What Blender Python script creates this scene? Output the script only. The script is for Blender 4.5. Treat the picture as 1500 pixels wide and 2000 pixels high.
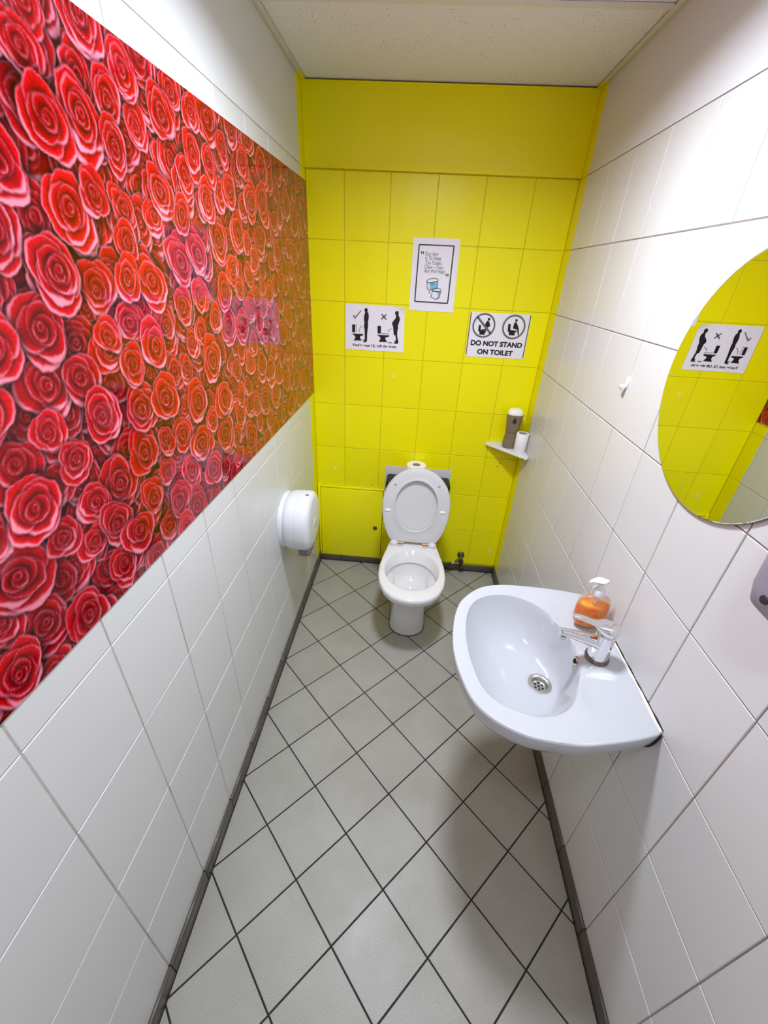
import bpy, bmesh, math, random
import numpy as np
from mathutils import Matrix, Vector

for o in list(bpy.data.objects):
    bpy.data.objects.remove(o, do_unlink=True)
SC = bpy.context.scene
COL = SC.collection
random.seed(7)

# ------------------------------------------------------------------ camera
CAM = np.array([0.52201585, -2.19801957, 1.67173517])
CM = np.array([[0.99599, -0.04434, -0.0777], [0.07729, 0.86388, 0.49773], [0.04506, -0.50174, 0.86385]])
FPX = 804.2257
cd = bpy.data.cameras.new('camera')
cam = bpy.data.objects.new('camera', cd)
COL.objects.link(cam)
cd.sensor_fit = 'HORIZONTAL'
cd.sensor_width = 36.0
cd.lens = 36.0 * FPX / 1500.0
cd.clip_start = 0.01
_r, _f, _u = CM[:, 0], CM[:, 1], CM[:, 2]
cam.matrix_world = Matrix(((_r[0], _u[0], -_f[0], CAM[0]), (_r[1], _u[1], -_f[1], CAM[1]),
                           (_r[2], _u[2], -_f[2], CAM[2]), (0, 0, 0, 1)))
SC.camera = cam

# ------------------------------------------------------------------ world, exposure
wd = bpy.data.worlds.new('world')
SC.world = wd
wd.use_nodes = True
wd.node_tree.nodes['Background'].inputs[0].default_value = (0.9, 0.95, 1.0, 1)
wd.node_tree.nodes['Background'].inputs[1].default_value = 0.3
SC.view_settings.view_transform = 'Standard'
SC.view_settings.look = 'None'
SC.view_settings.gamma = 1.0
SC.view_settings.use_curve_mapping = False
SC.view_settings.exposure = 0.0
LAMP_POWER = 21.6            # watts, the ceiling lamp in the middle of the room
FILL_POWER = 5.2           # weaker unseen lamp added behind the viewer as fill light
LAMP_SPREAD = 158.0
LAMP_STRENGTH = 12.0
LAMP_COLOR = (0.90, 0.985, 1.125)

# ------------------------------------------------------------------ room measures
W = 1.1428          # room width
YF = -2.62          # front wall (behind the camera)
ZC = 2.305          # ceiling
TW, TH = 0.2, 0.2477
ZROW = 2.038        # top joint of the tiling
JOINT = 0.0026
RELIEF = 0.0016

# ------------------------------------------------------------------ helpers
def hit(px, py, ax, val):
    d = CM @ np.array([(px - 750) / FPX, 1.0, -(py - 1000) / FPX])
    t = (val - CAM[ax]) / d[ax]
    return CAM + t * d

def s2l(c):
    return tuple((x / 12.92) if x <= 0.04045 else ((x + 0.055) / 1.055) ** 2.4 for x in c)

def rgb(r, g, b):
    return s2l((r / 255, g / 255, b / 255)) + (1.0,)

def mesh(name, V, F, smooth=False, sharp=None):
    me = bpy.data.meshes.new(name)
    me.from_pydata([tuple(map(float, v)) for v in V], [], [tuple(f) for f in F])
    me.validate()
    bm = bmesh.new(); bm.from_mesh(me)
    bmesh.ops.recalc_face_normals(bm, faces=bm.faces[:])
    bm.to_mesh(me); bm.free()
    if smooth:
        me.polygons.foreach_set('use_smooth', [True] * len(me.polygons))
        if sharp: me.set_sharp_from_angle(angle=math.radians(sharp))
    return me

def obj(name, me, mat=None, parent=None):
    o = bpy.data.objects.new(name, me)
    COL.objects.link(o)
    if mat is not None and me is not None and not me.materials:
        me.materials.append(mat)
    if parent is not None:
        o.parent = parent
        o.matrix_parent_inverse = Matrix.Translation(-Vector(parent.location))
    return o

def tag(o, label, cat, group=None, kind=None):
    o['label'] = label
    o['category'] = cat
    if group: o['group'] = group
    if kind: o['kind'] = kind
    return o

def thing(name, loc, label, cat, group=None, kind=None):
    o = bpy.data.objects.new(name, None)
    o.empty_display_size = 0.05
    o.location = loc
    COL.objects.link(o)
    return tag(o, label, cat, group, kind)

def boxVF(a, b):
    (x0, y0, z0), (x1, y1, z1) = a, b
    V = [(x0, y0, z0), (x1, y0, z0), (x1, y1, z0), (x0, y1, z0), (x0, y0, z1), (x1, y0, z1), (x1, y1, z1), (x0, y1, z1)]
    F = [(0, 3, 2, 1), (4, 5, 6, 7), (0, 1, 5, 4), (1, 2, 6, 5), (2, 3, 7, 6), (3, 0, 4, 7)]
    return V, F

def box(name, a, b, bev=0.0, seg=2):
    V, F = boxVF(a, b)
    me = mesh(name, V, F)
    if bev > 0:
        bm = bmesh.new(); bm.from_mesh(me)
        bmesh.ops.bevel(bm, geom=bm.edges[:], offset=bev, segments=seg, profile=0.5, affect='EDGES')
        bm.to_mesh(me); bm.free()
        me.polygons.foreach_set('use_smooth', [True] * len(me.polygons))
        me.set_sharp_from_angle(angle=math.radians(50))
    return me

def loft(name, rings, cap0=False, cap1=False, smooth=True, sharp=40, closed=True):
    """rings: list of equal-length lists of points, joined one to the next"""
    n = len(rings[0]); V = [p for r in rings for p in r]; F = []
    for i in range(len(rings) - 1):
        for j in range(n if closed else n - 1):
            k = (j + 1) % n
            F.append((i * n + j, i * n + k, (i + 1) * n + k, (i + 1) * n + j))
    if cap0: F.append(tuple(range(n))[::-1])
    if cap1: F.append(tuple((len(rings) - 1) * n + j for j in range(n)))
    return mesh(name, V, F, smooth, sharp)

def lathe(name, prof, c=(0, 0, 0), n=32, axis='z', sharp=40, sx=1.0, sy=1.0, cap=True):
    """prof: list of (radius, height) turned round an axis through c"""
    rings = []
    for r, h in prof:
        ring = []
        for j in range(n):
            a = 2 * math.pi * j / n
            p, q = r * math.cos(a) * sx, r * math.sin(a) * sy
            v = {'z': (p, q, h), 'x': (h, p, q), 'y': (p, h, q)}[axis]
            ring.append((c[0] + v[0], c[1] + v[1], c[2] + v[2]))
        rings.append(ring)
    return loft(name, rings, cap and prof[0][0] > 1e-6, cap and prof[-1][0] > 1e-6, True, sharp)

def tube(name, pts, rad, n=14, rv=None, sharp=60):
    """round bar along pts; rad a number or a list; rv squashes the second axis"""
    P = [Vector(p) for p in pts]; rings = []
    ref = Vector((0, 0, 1))
    for i, p in enumerate(P):
        t = (P[min(i + 1, len(P) - 1)] - P[max(i - 1, 0)]).normalized()
        u = t.cross(ref)
        if u.length < 1e-4: u = t.cross(Vector((0, 1, 0)))
        u.normalize(); v = u.cross(t).normalized()
        r = rad[i] if isinstance(rad, (list, tuple)) else rad
        r2 = (rv[i] if isinstance(rv, (list, tuple)) else rv) if rv is not None else r
        rings.append([p + u * (r * math.cos(2 * math.pi * j / n)) + v * (r2 * math.sin(2 * math.pi * j / n)) for j in range(n)])
    return loft(name, rings, True, True, True, sharp)

def smooth_path(pts, n=8):
    P = [Vector(p) for p in pts]; out = []
    for i in range(len(P) - 1):
        a, b, c, d = P[max(i - 1, 0)], P[i], P[i + 1], P[min(i + 2, len(P) - 1)]
        for k in range(n):
            t = k / n
            out.append(0.5 * ((2 * b) + (c - a) * t + (2 * a - 5 * b + 4 * c - d) * t * t + (3 * b - a - 3 * c + d) * t ** 3))
    out.append(P[-1]); return out

def polar(poly, c, ang):
    """distance from c to a closed polygon along each angle"""
    P = np.array(poly, float) - np.array(c); out = []
    for a in ang:
        d = np.array([math.cos(a), math.sin(a)]); best = None
        for i in range(len(P)):
            p, q = P[i], P[(i + 1) % len(P)]; e = q - p
            den = d[0] * e[1] - d[1] * e[0]
            if abs(den) < 1e-12: continue
            t = (p[0] * e[1] - p[1] * e[0]) / den
            s = (p[0] * d[1] - p[1] * d[0]) / den
            if t > 0 and -1e-9 <= s <= 1 + 1e-9: best = t if best is None else max(best, t)
        out.append(best if best else 0.01)
    return np.array(out)

def closed_spline(pts, n=10):
    P = np.array(pts, float); N = len(P); out = []
    for i in range(N):
        a, b, c, d = P[i - 1], P[i], P[(i + 1) % N], P[(i + 2) % N]
        for k in range(n):
            t = k / n
            out.append(0.5 * ((2 * b) + (c - a) * t + (2 * a - 5 * b + 4 * c - d) * t * t + (3 * b - a - 3 * c + d) * t ** 3))
    return out

# ------------------------------------------------------------------ materials
class NT:
    def __init__(s, name):
        s.m = bpy.data.materials.new(name); s.m.use_nodes = True
        s.t = s.m.node_tree; s.b = s.t.nodes['Principled BSDF']
    def n(s, typ, **kw):
        x = s.t.nodes.new(typ)
        for k, v in kw.items(): setattr(x, k, v)
        return x
    def l(s, a, b): s.t.links.new(a, b)
    def noise(s, scale, detail=3, coord='Object', rough=0.5):
        tc = s.n('ShaderNodeTexCoord'); nz = s.n('ShaderNodeTexNoise')
        nz.inputs['Scale'].default_value = scale; nz.inputs['Detail'].default_value = detail
        nz.inputs['Roughness'].default_value = rough
        s.l(tc.outputs[coord], nz.inputs['Vector']); return nz.outputs['Fac']
    def world_noise(s, scale, detail=3, rough=0.5):
        g = s.n('ShaderNodeNewGeometry'); nz = s.n('ShaderNodeTexNoise')
        nz.inputs['Scale'].default_value = scale; nz.inputs['Detail'].default_value = detail
        nz.inputs['Roughness'].default_value = rough
        s.l(g.outputs['Position'], nz.inputs['Vector']); return nz.outputs['Fac']
    def ramp(s, fac, stops):
        r = s.n('ShaderNodeValToRGB'); e = r.color_ramp.elements
        e[0].position, e[0].color = stops[0]; e[1].position, e[1].color = stops[-1]
        for p, c in stops[1:-1]:
            x = e.new(p); x.color = c
        s.l(fac, r.inputs['Fac']); return r.outputs['Color']
    def mix(s, fac, a, b, mode='MIX'):
        x = s.n('ShaderNodeMix', data_type='RGBA', blend_type=mode)
        for inp, v in ((x.inputs[0], fac), (x.inputs[6], a), (x.inputs[7], b)):
            if isinstance(v, (float, int, tuple)): inp.default_value = v
            else: s.l(v, inp)
        return x.outputs[2]
    def math(s, op, a, b=0.0, clamp=False):
        x = s.n('ShaderNodeMath', operation=op, use_clamp=clamp)
        for inp, v in ((x.inputs[0], a), (x.inputs[1], b)):
            if isinstance(v, (float, int)): inp.default_value = v
            else: s.l(v, inp)
        return x.outputs[0]
    def bump(s, h, strength=0.2, dist=0.001):
        b = s.n('ShaderNodeBump'); b.inputs['Strength'].default_value = strength
        b.inputs['Distance'].default_value = dist
        s.l(h, b.inputs['Height']); s.l(b.outputs[0], s.b.inputs['Normal'])
    def set(s, color=None, rough=0.5, metal=0.0, spec=0.5, trans=0.0, ior=1.45, coat=0.0):
        b = s.b
        if color is not None:
            if isinstance(color, tuple): b.inputs['Base Color'].default_value = color
            else: s.l(color, b.inputs['Base Color'])
        if isinstance(rough, (float, int)): b.inputs['Roughness'].default_value = rough
        else: s.l(rough, b.inputs['Roughness'])
        b.inputs['Metallic'].default_value = metal
        b.inputs['Specular IOR Level'].default_value = spec
        b.inputs['Transmission Weight'].default_value = trans
        b.inputs['IOR'].default_value = ior
        b.inputs['Coat Weight'].default_value = coat
        return s.m

def plain(name, color, rough=0.5, metal=0.0, var=0.04, scale=18, **kw):
    m = NT(name); nz = m.noise(scale, 4)
    dark = tuple(c * (1 - var) for c in color[:3]) + (1,)
    light = tuple(min(1, c * (1 + var)) for c in color[:3]) + (1,)
    return m.set(m.ramp(nz, [(0.3, dark), (0.7, light)]), rough, metal, **kw)

YEL = rgb(249, 241, 0)
YEL2 = rgb(244, 235, 0)
WHT = rgb(215, 214, 212)
PAINT_EDGE = -0.09

def wall_material(name, white, rough):
    """white glaze, painted yellow close to the back corner"""
    m = NT(name)
    g = m.n('ShaderNodeNewGeometry'); sp = m.n('ShaderNodeSeparateXYZ')
    m.l(g.outputs['Position'], sp.inputs[0])
    edge = m.math('ADD', sp.outputs['Y'], m.math('MULTIPLY', m.math('SUBTRACT', m.world_noise(14, 2), 0.5), 0.02))
    fac = m.math('GREATER_THAN', edge, PAINT_EDGE)
    oi = m.n('ShaderNodeObjectInfo')
    va = m.ramp(oi.outputs['Random'], [(0.0, tuple(c * 0.975 for c in white[:3]) + (1,)), (1.0, white)])
    col = m.mix(fac, va, YEL2)
    m.bump(m.world_noise(9, 2), 0.05, 0.004)
    return m.set(col, rough, spec=0.38)

M = {}
M['tile_white'] = wall_material('white_glazed_tile', WHT, 0.26)
M['plaster'] = wall_material('white_painted_plaster', rgb(218, 218, 218), 0.45)

def grout_mat(name, base):
    m = NT(name)
    g = m.n('ShaderNodeNewGeometry'); sp = m.n('ShaderNodeSeparateXYZ')
    m.l(g.outputs['Position'], sp.inputs[0])
    fac = m.math('GREATER_THAN', sp.outputs['Y'], PAINT_EDGE)
    dirt = m.ramp(m.world_noise(6, 5), [(0.35, base), (0.75, tuple(c * 0.55 for c in base[:3]) + (1,))])
    return m.set(m.mix(fac, dirt, rgb(205, 194, 4)), 0.8)  # yellow end darkened too, joint shade kept in the colour
M['grout_left'] = grout_mat('pale_grout', rgb(196, 192, 184))
M['grout_right'] = grout_mat('greyed_grout', rgb(150, 138, 130))

m = NT('yellow_painted_tile')
oi = m.n('ShaderNodeObjectInfo')
c1 = m.ramp(oi.outputs['Random'], [(0, YEL2), (1, YEL)])
vein = m.n('ShaderNodeTexWave'); vein.inputs['Scale'].default_value = 3.0
vein.inputs['Distortion'].default_value = 9.0; vein.inputs['Detail'].default_value = 3.0
gg = m.n('ShaderNodeNewGeometry'); m.l(gg.outputs['Position'], vein.inputs['Vector'])
m.bump(vein.outputs['Fac'], 0.10, 0.003)
M['yellow'] = m.set(c1, 0.32, spec=0.35)
M['yellow_smooth'] = plain('yellow_wall_paint', rgb(252, 243, 0), 0.34, var=0.02, scale=3)
M['yellow_grout'] = plain('yellow_painted_grout', rgb(203, 191, 4), 0.6, var=0.1, scale=12)  # same yellow paint, darkened to put the recess shade into the joints
M['chip'] = plain('chipped_paint', rgb(236, 230, 196), 0.6)

m = NT('grey_floor_tile')
oi = m.n('ShaderNodeObjectInfo')
sp1 = m.world_noise(420, 2, 0.7); sp2 = m.world_noise(7, 4)
base = m.ramp(sp1, [(0.3, rgb(149, 146, 137)), (0.7, rgb(183, 179, 170))])
st = m.ramp(sp2, [(0.3, (0.90, 0.89, 0.87, 1)), (0.65, (1, 1, 1, 1))])
tint = m.ramp(oi.outputs['Random'], [(0, (0.95, 0.95, 0.945, 1)), (1, (1, 1, 1, 1))])
col = m.mix(1.0, m.mix(1.0, base, st, 'MULTIPLY'), tint, 'MULTIPLY')
rg = m.math('ADD', m.math('MULTIPLY', m.world_noise(5, 5, 0.6), 0.25), 0.29)
m.bump(sp1, 0.25, 0.0006)
M['floor_tile'] = m.set(col, rg)
M['floor_grout'] = plain('dark_floor_grout', rgb(40, 36, 36), 0.9, var=0.3, scale=30)
M['skirting'] = plain('grey_brown_skirting_tile', rgb(86, 79, 71), 0.35, var=0.12, scale=20)
M['skirting_joint'] = plain('black_skirting_joint', rgb(34, 30, 28), 0.9)

m = NT('speckled_ceiling_panel')
tc = m.n('ShaderNodeTexCoord'); vo = m.n('ShaderNodeTexVoronoi'); vo.inputs['Scale'].default_value = 95
m.l(tc.outputs['Object'], vo.inputs['Vector'])
msk = m.math('MULTIPLY', m.math('LESS_THAN', vo.outputs['Distance'], 0.16), m.math('GREATER_THAN', m.noise(37, 2), 0.53))
fine = m.ramp(m.noise(260, 3, rough=0.7), [(0.3, rgb(230, 230, 230)), (0.7, rgb(244, 243, 243))])
m.bump(m.noise(260, 3), 0.3, 0.001)
M['ceiling_panel'] = m.set(m.mix(msk, fine, rgb(150, 138, 122)), 0.9)
m = wall_material('white_ceiling_angle', rgb(226, 223, 216), 0.4); M['angle'] = m
M['dark_gap'] = plain('dark_gap', rgb(30, 27, 24), 0.95)

M['ceramic'] = plain('white_ceramic', rgb(188, 190, 194), 0.09, var=0.006, scale=4)
M['ceramic_wc'] = plain('white_toilet_ceramic', rgb(226, 224, 222), 0.10, var=0.015, scale=5)
M['seat'] = plain('white_seat_plastic', rgb(217, 216, 215), 0.28, var=0.01)
M['white_plastic'] = plain('white_plastic', rgb(224, 224, 227), 0.2, var=0.01)
M['cream_plastic'] = plain('cream_plastic', rgb(244, 243, 228), 0.3, var=0.01)
M['grey_plastic'] = plain('smoked_grey_plastic', rgb(116, 110, 104), 0.25)
M['lilac_plastic'] = plain('lilac_grey_plastic', rgb(150, 143, 160), 0.35, var=0.1, scale=25)
M['dark_plastic'] = plain('dark_plastic', rgb(45, 40, 44), 0.4)
M['black'] = plain('black_plastic', rgb(30, 26, 25), 0.45, var=0.1)
M['grey_sheet'] = plain('light_grey_sheet', rgb(200, 198, 200), 0.5)
M['chrome'] = plain('chrome', (0.82, 0.82, 0.84, 1), 0.06, 1.0, var=0.01)
M['steel'] = plain('brushed_steel', (0.62, 0.61, 0.58, 1), 0.28, 1.0, var=0.05)
M['brass'] = plain('corroded_brass', rgb(222, 184, 154), 0.5, 0.2, var=0.2, scale=120)
M['aged_metal'] = plain('aged_metal', rgb(120, 112, 100), 0.35, 0.9, var=0.25, scale=80)
M['taupe'] = plain('taupe_plastic', rgb(132, 114, 92), 0.4, var=0.03)
M['hose'] = plain('dark_green_hose', rgb(22, 44, 30), 0.5)
M['paper'] = plain('white_paper', rgb(238, 236, 240), 0.75, var=0.012, scale=30)
M['tissue'] = plain('white_tissue', rgb(246, 245, 242), 0.95, var=0.02, scale=120)
M['core'] = plain('grey_card_core', rgb(170, 164, 158), 0.9)
M['ink'] = plain('black_ink', rgb(14, 13, 16), 0.6, var=0.02)
M['ink_grey'] = plain('grey_ink', rgb(104, 102, 108), 0.6, var=0.02)
M['ink_thin'] = plain('thin_black_ink', rgb(70, 68, 72), 0.6, var=0.02)
M['ink_blue'] = plain('blue_ink', rgb(120, 190, 222), 0.6, var=0.02)
M['silicone'] = plain('cream_silicone', rgb(236, 230, 214), 0.45, var=0.08, scale=60)
M['mould'] = plain('black_mould', rgb(32, 28, 26), 0.8)
M['white_paint'] = plain('white_door_paint', rgb(228, 227, 224), 0.4)
m = NT('mirror_silver'); M['mirror'] = m.set((0.86, 0.86, 0.85, 1), 0.0, 1.0)
M['mirror_edge'] = plain('mirror_edge', rgb(110, 104, 88), 0.3)
m = NT('clear_bottle')
tr = m.n('ShaderNodeBsdfTransparent'); tr.inputs[0].default_value = (0.97, 0.95, 0.93, 1)
fr = m.n('ShaderNodeFresnel'); fr.inputs['IOR'].default_value = 1.45
mx = m.n('ShaderNodeMixShader'); m.set(m.ramp(m.noise(20), [(0, (0.9, 0.88, 0.86, 1)), (1, (0.95, 0.94, 0.92, 1))]), 0.08)
m.l(m.math('ADD', m.math('MULTIPLY', fr.outputs[0], 0.6), 0.015), mx.inputs[0]); m.l(tr.outputs[0], mx.inputs[1]); m.l(m.b.outputs[0], mx.inputs[2])
m.l(mx.outputs[0], m.t.nodes['Material Output'].inputs['Surface'])
M['clear'] = m.m
m = NT('orange_soap')
M['soap'] = m.set(m.ramp(m.noise(45, 3), [(0.3, rgb(255, 124, 12)), (0.7, rgb(255, 176, 60))]), 0.25)
m.b.inputs['Subsurface Weight'].default_value = 1.0
m.b.inputs['Subsurface Radius'].default_value = (1.0, 0.45, 0.1)
m.b.inputs['Subsurface Scale'].default_value = 0.03
m = NT('water'); M['water'] = m.set((0.93, 0.95, 0.95, 1), 0.02, trans=0.9, ior=1.33)
m = NT('lamp_diffuser')
m.b.inputs['Emission Color'].default_value = LAMP_COLOR + (1,)
m.b.inputs['Emission Strength'].default_value = LAMP_STRENGTH
M['lamp'] = m.set((0.9, 0.9, 0.9, 1), 0.5)

# ------------------------------------------------------------------ the shell
T = 0.1
def structure(name, me, mat, label, cat):
    return tag(obj(name, me, mat), label, cat, kind='structure')

wl = structure('wall_left', box('wall_left', (-T, YF - T, 0), (-RELIEF, T, ZC + 0.05)), M['grout_left'],
               'white tiled left wall that carries the rose mural', 'wall')
wr = structure('wall_right', box('wall_right', (W + RELIEF, YF - T, 0), (W + T, T, ZC + 0.05)), M['grout_right'],
               'white tiled right wall with mirror and washbasin', 'wall')
wb = structure('wall_back', box('wall_back', (-RELIEF, RELIEF, 0), (W + RELIEF, T, ZC + 0.05)), M['yellow_grout'],
               'bright yellow painted tile wall behind the toilet', 'wall')
wf = structure('wall_front', box('wall_front', (-RELIEF, YF - T, 0), (W + RELIEF, YF, ZC + 0.05)), M['plaster'],
               'white wall with the entrance door behind the viewer', 'wall')
fl = structure('floor', box('floor', (-T, YF - T, -0.1), (W + T, T, -0.0016)), M['floor_grout'],
               'floor of square grey tiles laid diagonally with black joints', 'floor')
ce = structure('ceiling', box('ceiling', (-T, YF - T, ZC + 0.03), (W + T, T, ZC + 0.13)), M['dark_gap'],
               'suspended ceiling of speckled off-white panels', 'ceiling')

# wall tiles: each its own child, alike ones share a mesh
FR = {'L': Matrix(((0, 0, 1, 0), (1, 0, 0, 0), (0, 1, 0, 0), (0, 0, 0, 1))),
      'R': Matrix(((0, 0, -1, 0), (-1, 0, 0, 0), (0, 1, 0, 0), (0, 0, 0, 1))),
      'B': Matrix(((1, 0, 0, 0), (0, 0, -1, 0), (0, 1, 0, 0), (0, 0, 0, 1)))}
_tc = {}
def tile_mesh(w, h, mat, bev=0.0014):
    key = (round(w, 4), round(h, 4), mat)
    if key not in _tc:
        a, b = w / 2, h / 2; t = RELIEF
        V = [(sx * (a - i), sy * (b - i), z) for z, i in ((-t, 0), (-bev, 0), (0, bev)) for sx, sy in ((-1, -1), (1, -1), (1, 1), (-1, 1))]
        F = [(8, 9, 10, 11)]
        for k in (0, 4):
            for j in range(4):
                F.append((k + j, k + (j + 1) % 4, k + 4 + (j + 1) % 4, k + 4 + j))
        me = bpy.data.meshes.new('tile'); me.from_pydata(V, [], F); me.materials.append(M[mat]); _tc[key] = me
    return _tc[key]

def wall_tiles(wall, side, us, zs, mat, name, skip=lambda u0, u1, z0, z1: False):
    for i in range(len(us) - 1):
        for j in range(len(zs) - 1):
            u0, u1, z0, z1 = us[i], us[i + 1], zs[j], zs[j + 1]
            if skip(u0, u1, z0, z1): continue
            o = bpy.data.objects.new(name, tile_mesh(u1 - u0 - JOINT, z1 - z0 - JOINT, mat))
            COL.objects.link(o); o.parent = wall
            uc, zc = (u0 + u1) / 2, (z0 + z1) / 2
            p = {'L': (0, uc, zc), 'R': (W, uc, zc), 'B': (uc, 0, zc)}[side]
            tilt = Matrix.Rotation(random.gauss(0, 0.0016), 4, 'X') @ Matrix.Rotation(random.gauss(0, 0.0016), 4, 'Y')
            o.matrix_local = Matrix.Translation(p) @ FR[side] @ tilt

ZS = [0.0] + [ZROW - TH * k for k in range(8, -1, -1)]      # .056 .304 ... 2.038
ZS[0] = 0.0; ZS = [z for z in ZS if z > 0.04]
YLs = [YF] + [y for y in [-1.8978 + TW * k for k in range(-4, 12)] if YF + 0.02 < y < -0.02] + [0.0]
YRs = [YF] + [y for y in [-0.926 + TW * k for k in range(-10, 8)] if YF + 0.02 < y < -0.02] + [0.0]
wall_tiles(wl, 'L', YLs, ZS, 'tile_white', 'wall_tile', lambda u0, u1, z0, z1: z0 > 1.13 and z1 < 1.97 and u0 > -2.4)
wall_tiles(wr, 'R', YRs, ZS, 'tile_white', 'wall_tile')
XBs = [0.0] + [-0.0337 + TW * k for k in range(1, 6)] + [W]
def skip_back(u0, u1, z0, z1):
    return u1 < 0.37 and z1 < 0.56
wall_tiles(wb, 'B', XBs, ZS, 'yellow', 'wall_tile', skip_back)
# smooth plaster above the tiling
obj('plaster_band', box('plaster_band', (-RELIEF, YF, ZROW + 0.001), (0, 0, ZC)), M['plaster'], wl)
obj('plaster_band', box('plaster_band', (W, YF, ZROW + 0.001), (W + RELIEF, 0, ZC)), M['plaster'], wr)
obj('plaster_band', box('plaster_band', (0.0, -0.014, ZROW + 0.002), (W, RELIEF, ZC - 0.001), 0.002), M['yellow_smooth'], wb)
# chips in the yellow paint, drill holes under the corner shelf
def disc_on_back(name, px, py, rx, rz, mat, n=9, y=-0.0006):
    c = hit(px, py, 1, 0.0); pts = []
    for j in range(n):
        a = 2 * math.pi * j / n; k = random.uniform(0.7, 1.1)
        pts.append((c[0] + rx * k * math.cos(a), c[2] + rz * k * math.sin(a)))
    V = [(x, y, z) for x, z in pts] + [(x, 0.0008, z) for x, z in pts]
    F = [tuple(range(n))] + [(j, (j + 1) % n, n + (j + 1) % n, n + j) for j in range(n)]
    return obj(name, mesh(name, V, F), M[mat], wb)
for px, py, rx, rz in ((655, 914, .007, .013), (769, 735, .006, .012), (957, 1076, .009, .019)):
    disc_on_back('paint_chip', px, py, rx, rz, 'chip')
for px, py in ((971.8, 911), (976.8, 904.5), (727, 947)):
    disc_on_back('drill_hole', px, py, .0035, .0035, 'dark_gap')

# skirting of cut floor tiles
def skirt(name, side, us, h, label):
    th = 0.008
    if side == 'L': bb = ((-RELIEF, YF, 0), (th - 0.002, -0.004, h - 0.002))
    elif side == 'R': bb = ((W - th + 0.002, YF, 0), (W + RELIEF, -0.004, h - 0.002))
    else: bb = ((0.0, -th + 0.002, 0), (W, RELIEF, h - 0.002))
    root = structure(name, box(name, *bb), M['skirting_joint'], label, 'baseboard')
    for i in range(len(us) - 1):
        u0, u1 = us[i] + 0.0012, us[i + 1] - 0.0012
        if side == 'L': a, b = (-RELIEF, u0, 0.001), (th, u1, h)
        elif side == 'R': a, b = (W - th, u0, 0.001), (W + RELIEF, u1, h)
        else: a, b = (u0, -th, 0.001), (u1, RELIEF, h)
        obj('skirting_tile', box('skirting_tile', a, b, 0.0012, 1), M['skirting'], root)
skirt('baseboard_left', 'L', YLs[:-1] + [-0.009], 0.062, 'grey-brown tile skirting along the left wall')
skirt('baseboard_right', 'R', YRs[:-1] + [-0.009], 0.062, 'grey-brown tile skirting under the washbasin wall')
skirt('baseboard_back', 'B', [0.0, 0.1375, 0.333, 0.53, 0.725, 0.92, W], 0.046, 'low dark skirting under the yellow wall')

# floor tiles, laid diagonally and cut at the walls
HD, FX, FY, FROT = 0.1381, 0.1375, -0.9825, 0.0024
def clip(poly, ax, val, keep_less):
    out = []
    for i in range(len(poly)):
        p, q = poly[i], poly[(i + 1) % len(poly)]
        a = (p[ax] <= val) == keep_less or p[ax] == val
        b = (q[ax] <= val) == keep_less or q[ax] == val
        if a: out.append(p)
        if a != b:
            t = (val - p[ax]) / (q[ax] - p[ax]); out.append((p[0] + t * (q[0] - p[0]), p[1] + t * (q[1] - p[1])))
    return out
def floor_tile_mesh(poly):
    bev, n = 0.0011, len(poly)
    c = (sum(p[0] for p in poly) / n, sum(p[1] for p in poly) / n)
    ins = []
    for x, y in poly:
        d = math.hypot(x - c[0], y - c[1]); k = max(0.0, 1 - bev * 1.41 / max(d, 1e-6))
        ins.append((c[0] + (x - c[0]) * k, c[1] + (y - c[1]) * k))
    V = [(x, y, -0.0018) for x, y in poly] + [(x, y, -bev) for x, y in poly] + [(x, y, 0) for x, y in ins]
    F = [tuple(2 * n + j for j in range(n))]
    for k in (0, n):
        for j in range(n): F.append((k + j, k + (j + 1) % n, k + n + (j + 1) % n, k + n + j))
    me = bpy.data.meshes.new('floor_tile'); me.from_pydata(V, [], F); me.materials.append(M['floor_tile']); return me
g = HD - 0.0030
full = floor_tile_mesh([(g, 0), (0, g), (-g, 0), (0, -g)])
cr, sr = math.cos(FROT), math.sin(FROT)
for i in range(-3, 11):
    for r in range(-10, 14):
        if (i + r) % 2 == 0: continue                 # joints cross where the sum is even, tiles sit between
        u, v = HD * i, -HD * r
        cx, cy = FX + cr * u - sr * v, FY + sr * u + cr * v
        poly = [(cx + g, cy), (cx, cy + g), (cx - g, cy), (cx, cy - g)]
        q = poly
        for ax, val, less in ((0, 0.009, False), (0, W - 0.009, True), (1, -0.009, True), (1, YF, False)):
            q = clip(q, ax, val, less)
            if len(q) < 3: break
        if len(q) < 3: continue
        area = abs(sum(q[k][0] * q[(k + 1) % len(q)][1] - q[(k + 1) % len(q)][0] * q[k][1] for k in range(len(q)))) / 2
        if area < 2e-4: continue
        if abs(area - 2 * g * g) < 1e-7:
            o = bpy.data.objects.new('floor_tile', full); o.location = (cx, cy, 0)
            o.rotation_euler = (random.gauss(0, .0012), random.gauss(0, .0012), 0)
        else:
            mx, my = sum(p[0] for p in q) / len(q), sum(p[1] for p in q) / len(q)
            o = bpy.data.objects.new('floor_tile', floor_tile_mesh([(p[0] - mx, p[1] - my) for p in q])); o.location = (mx, my, 0)
        COL.objects.link(o); o.parent = fl

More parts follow.
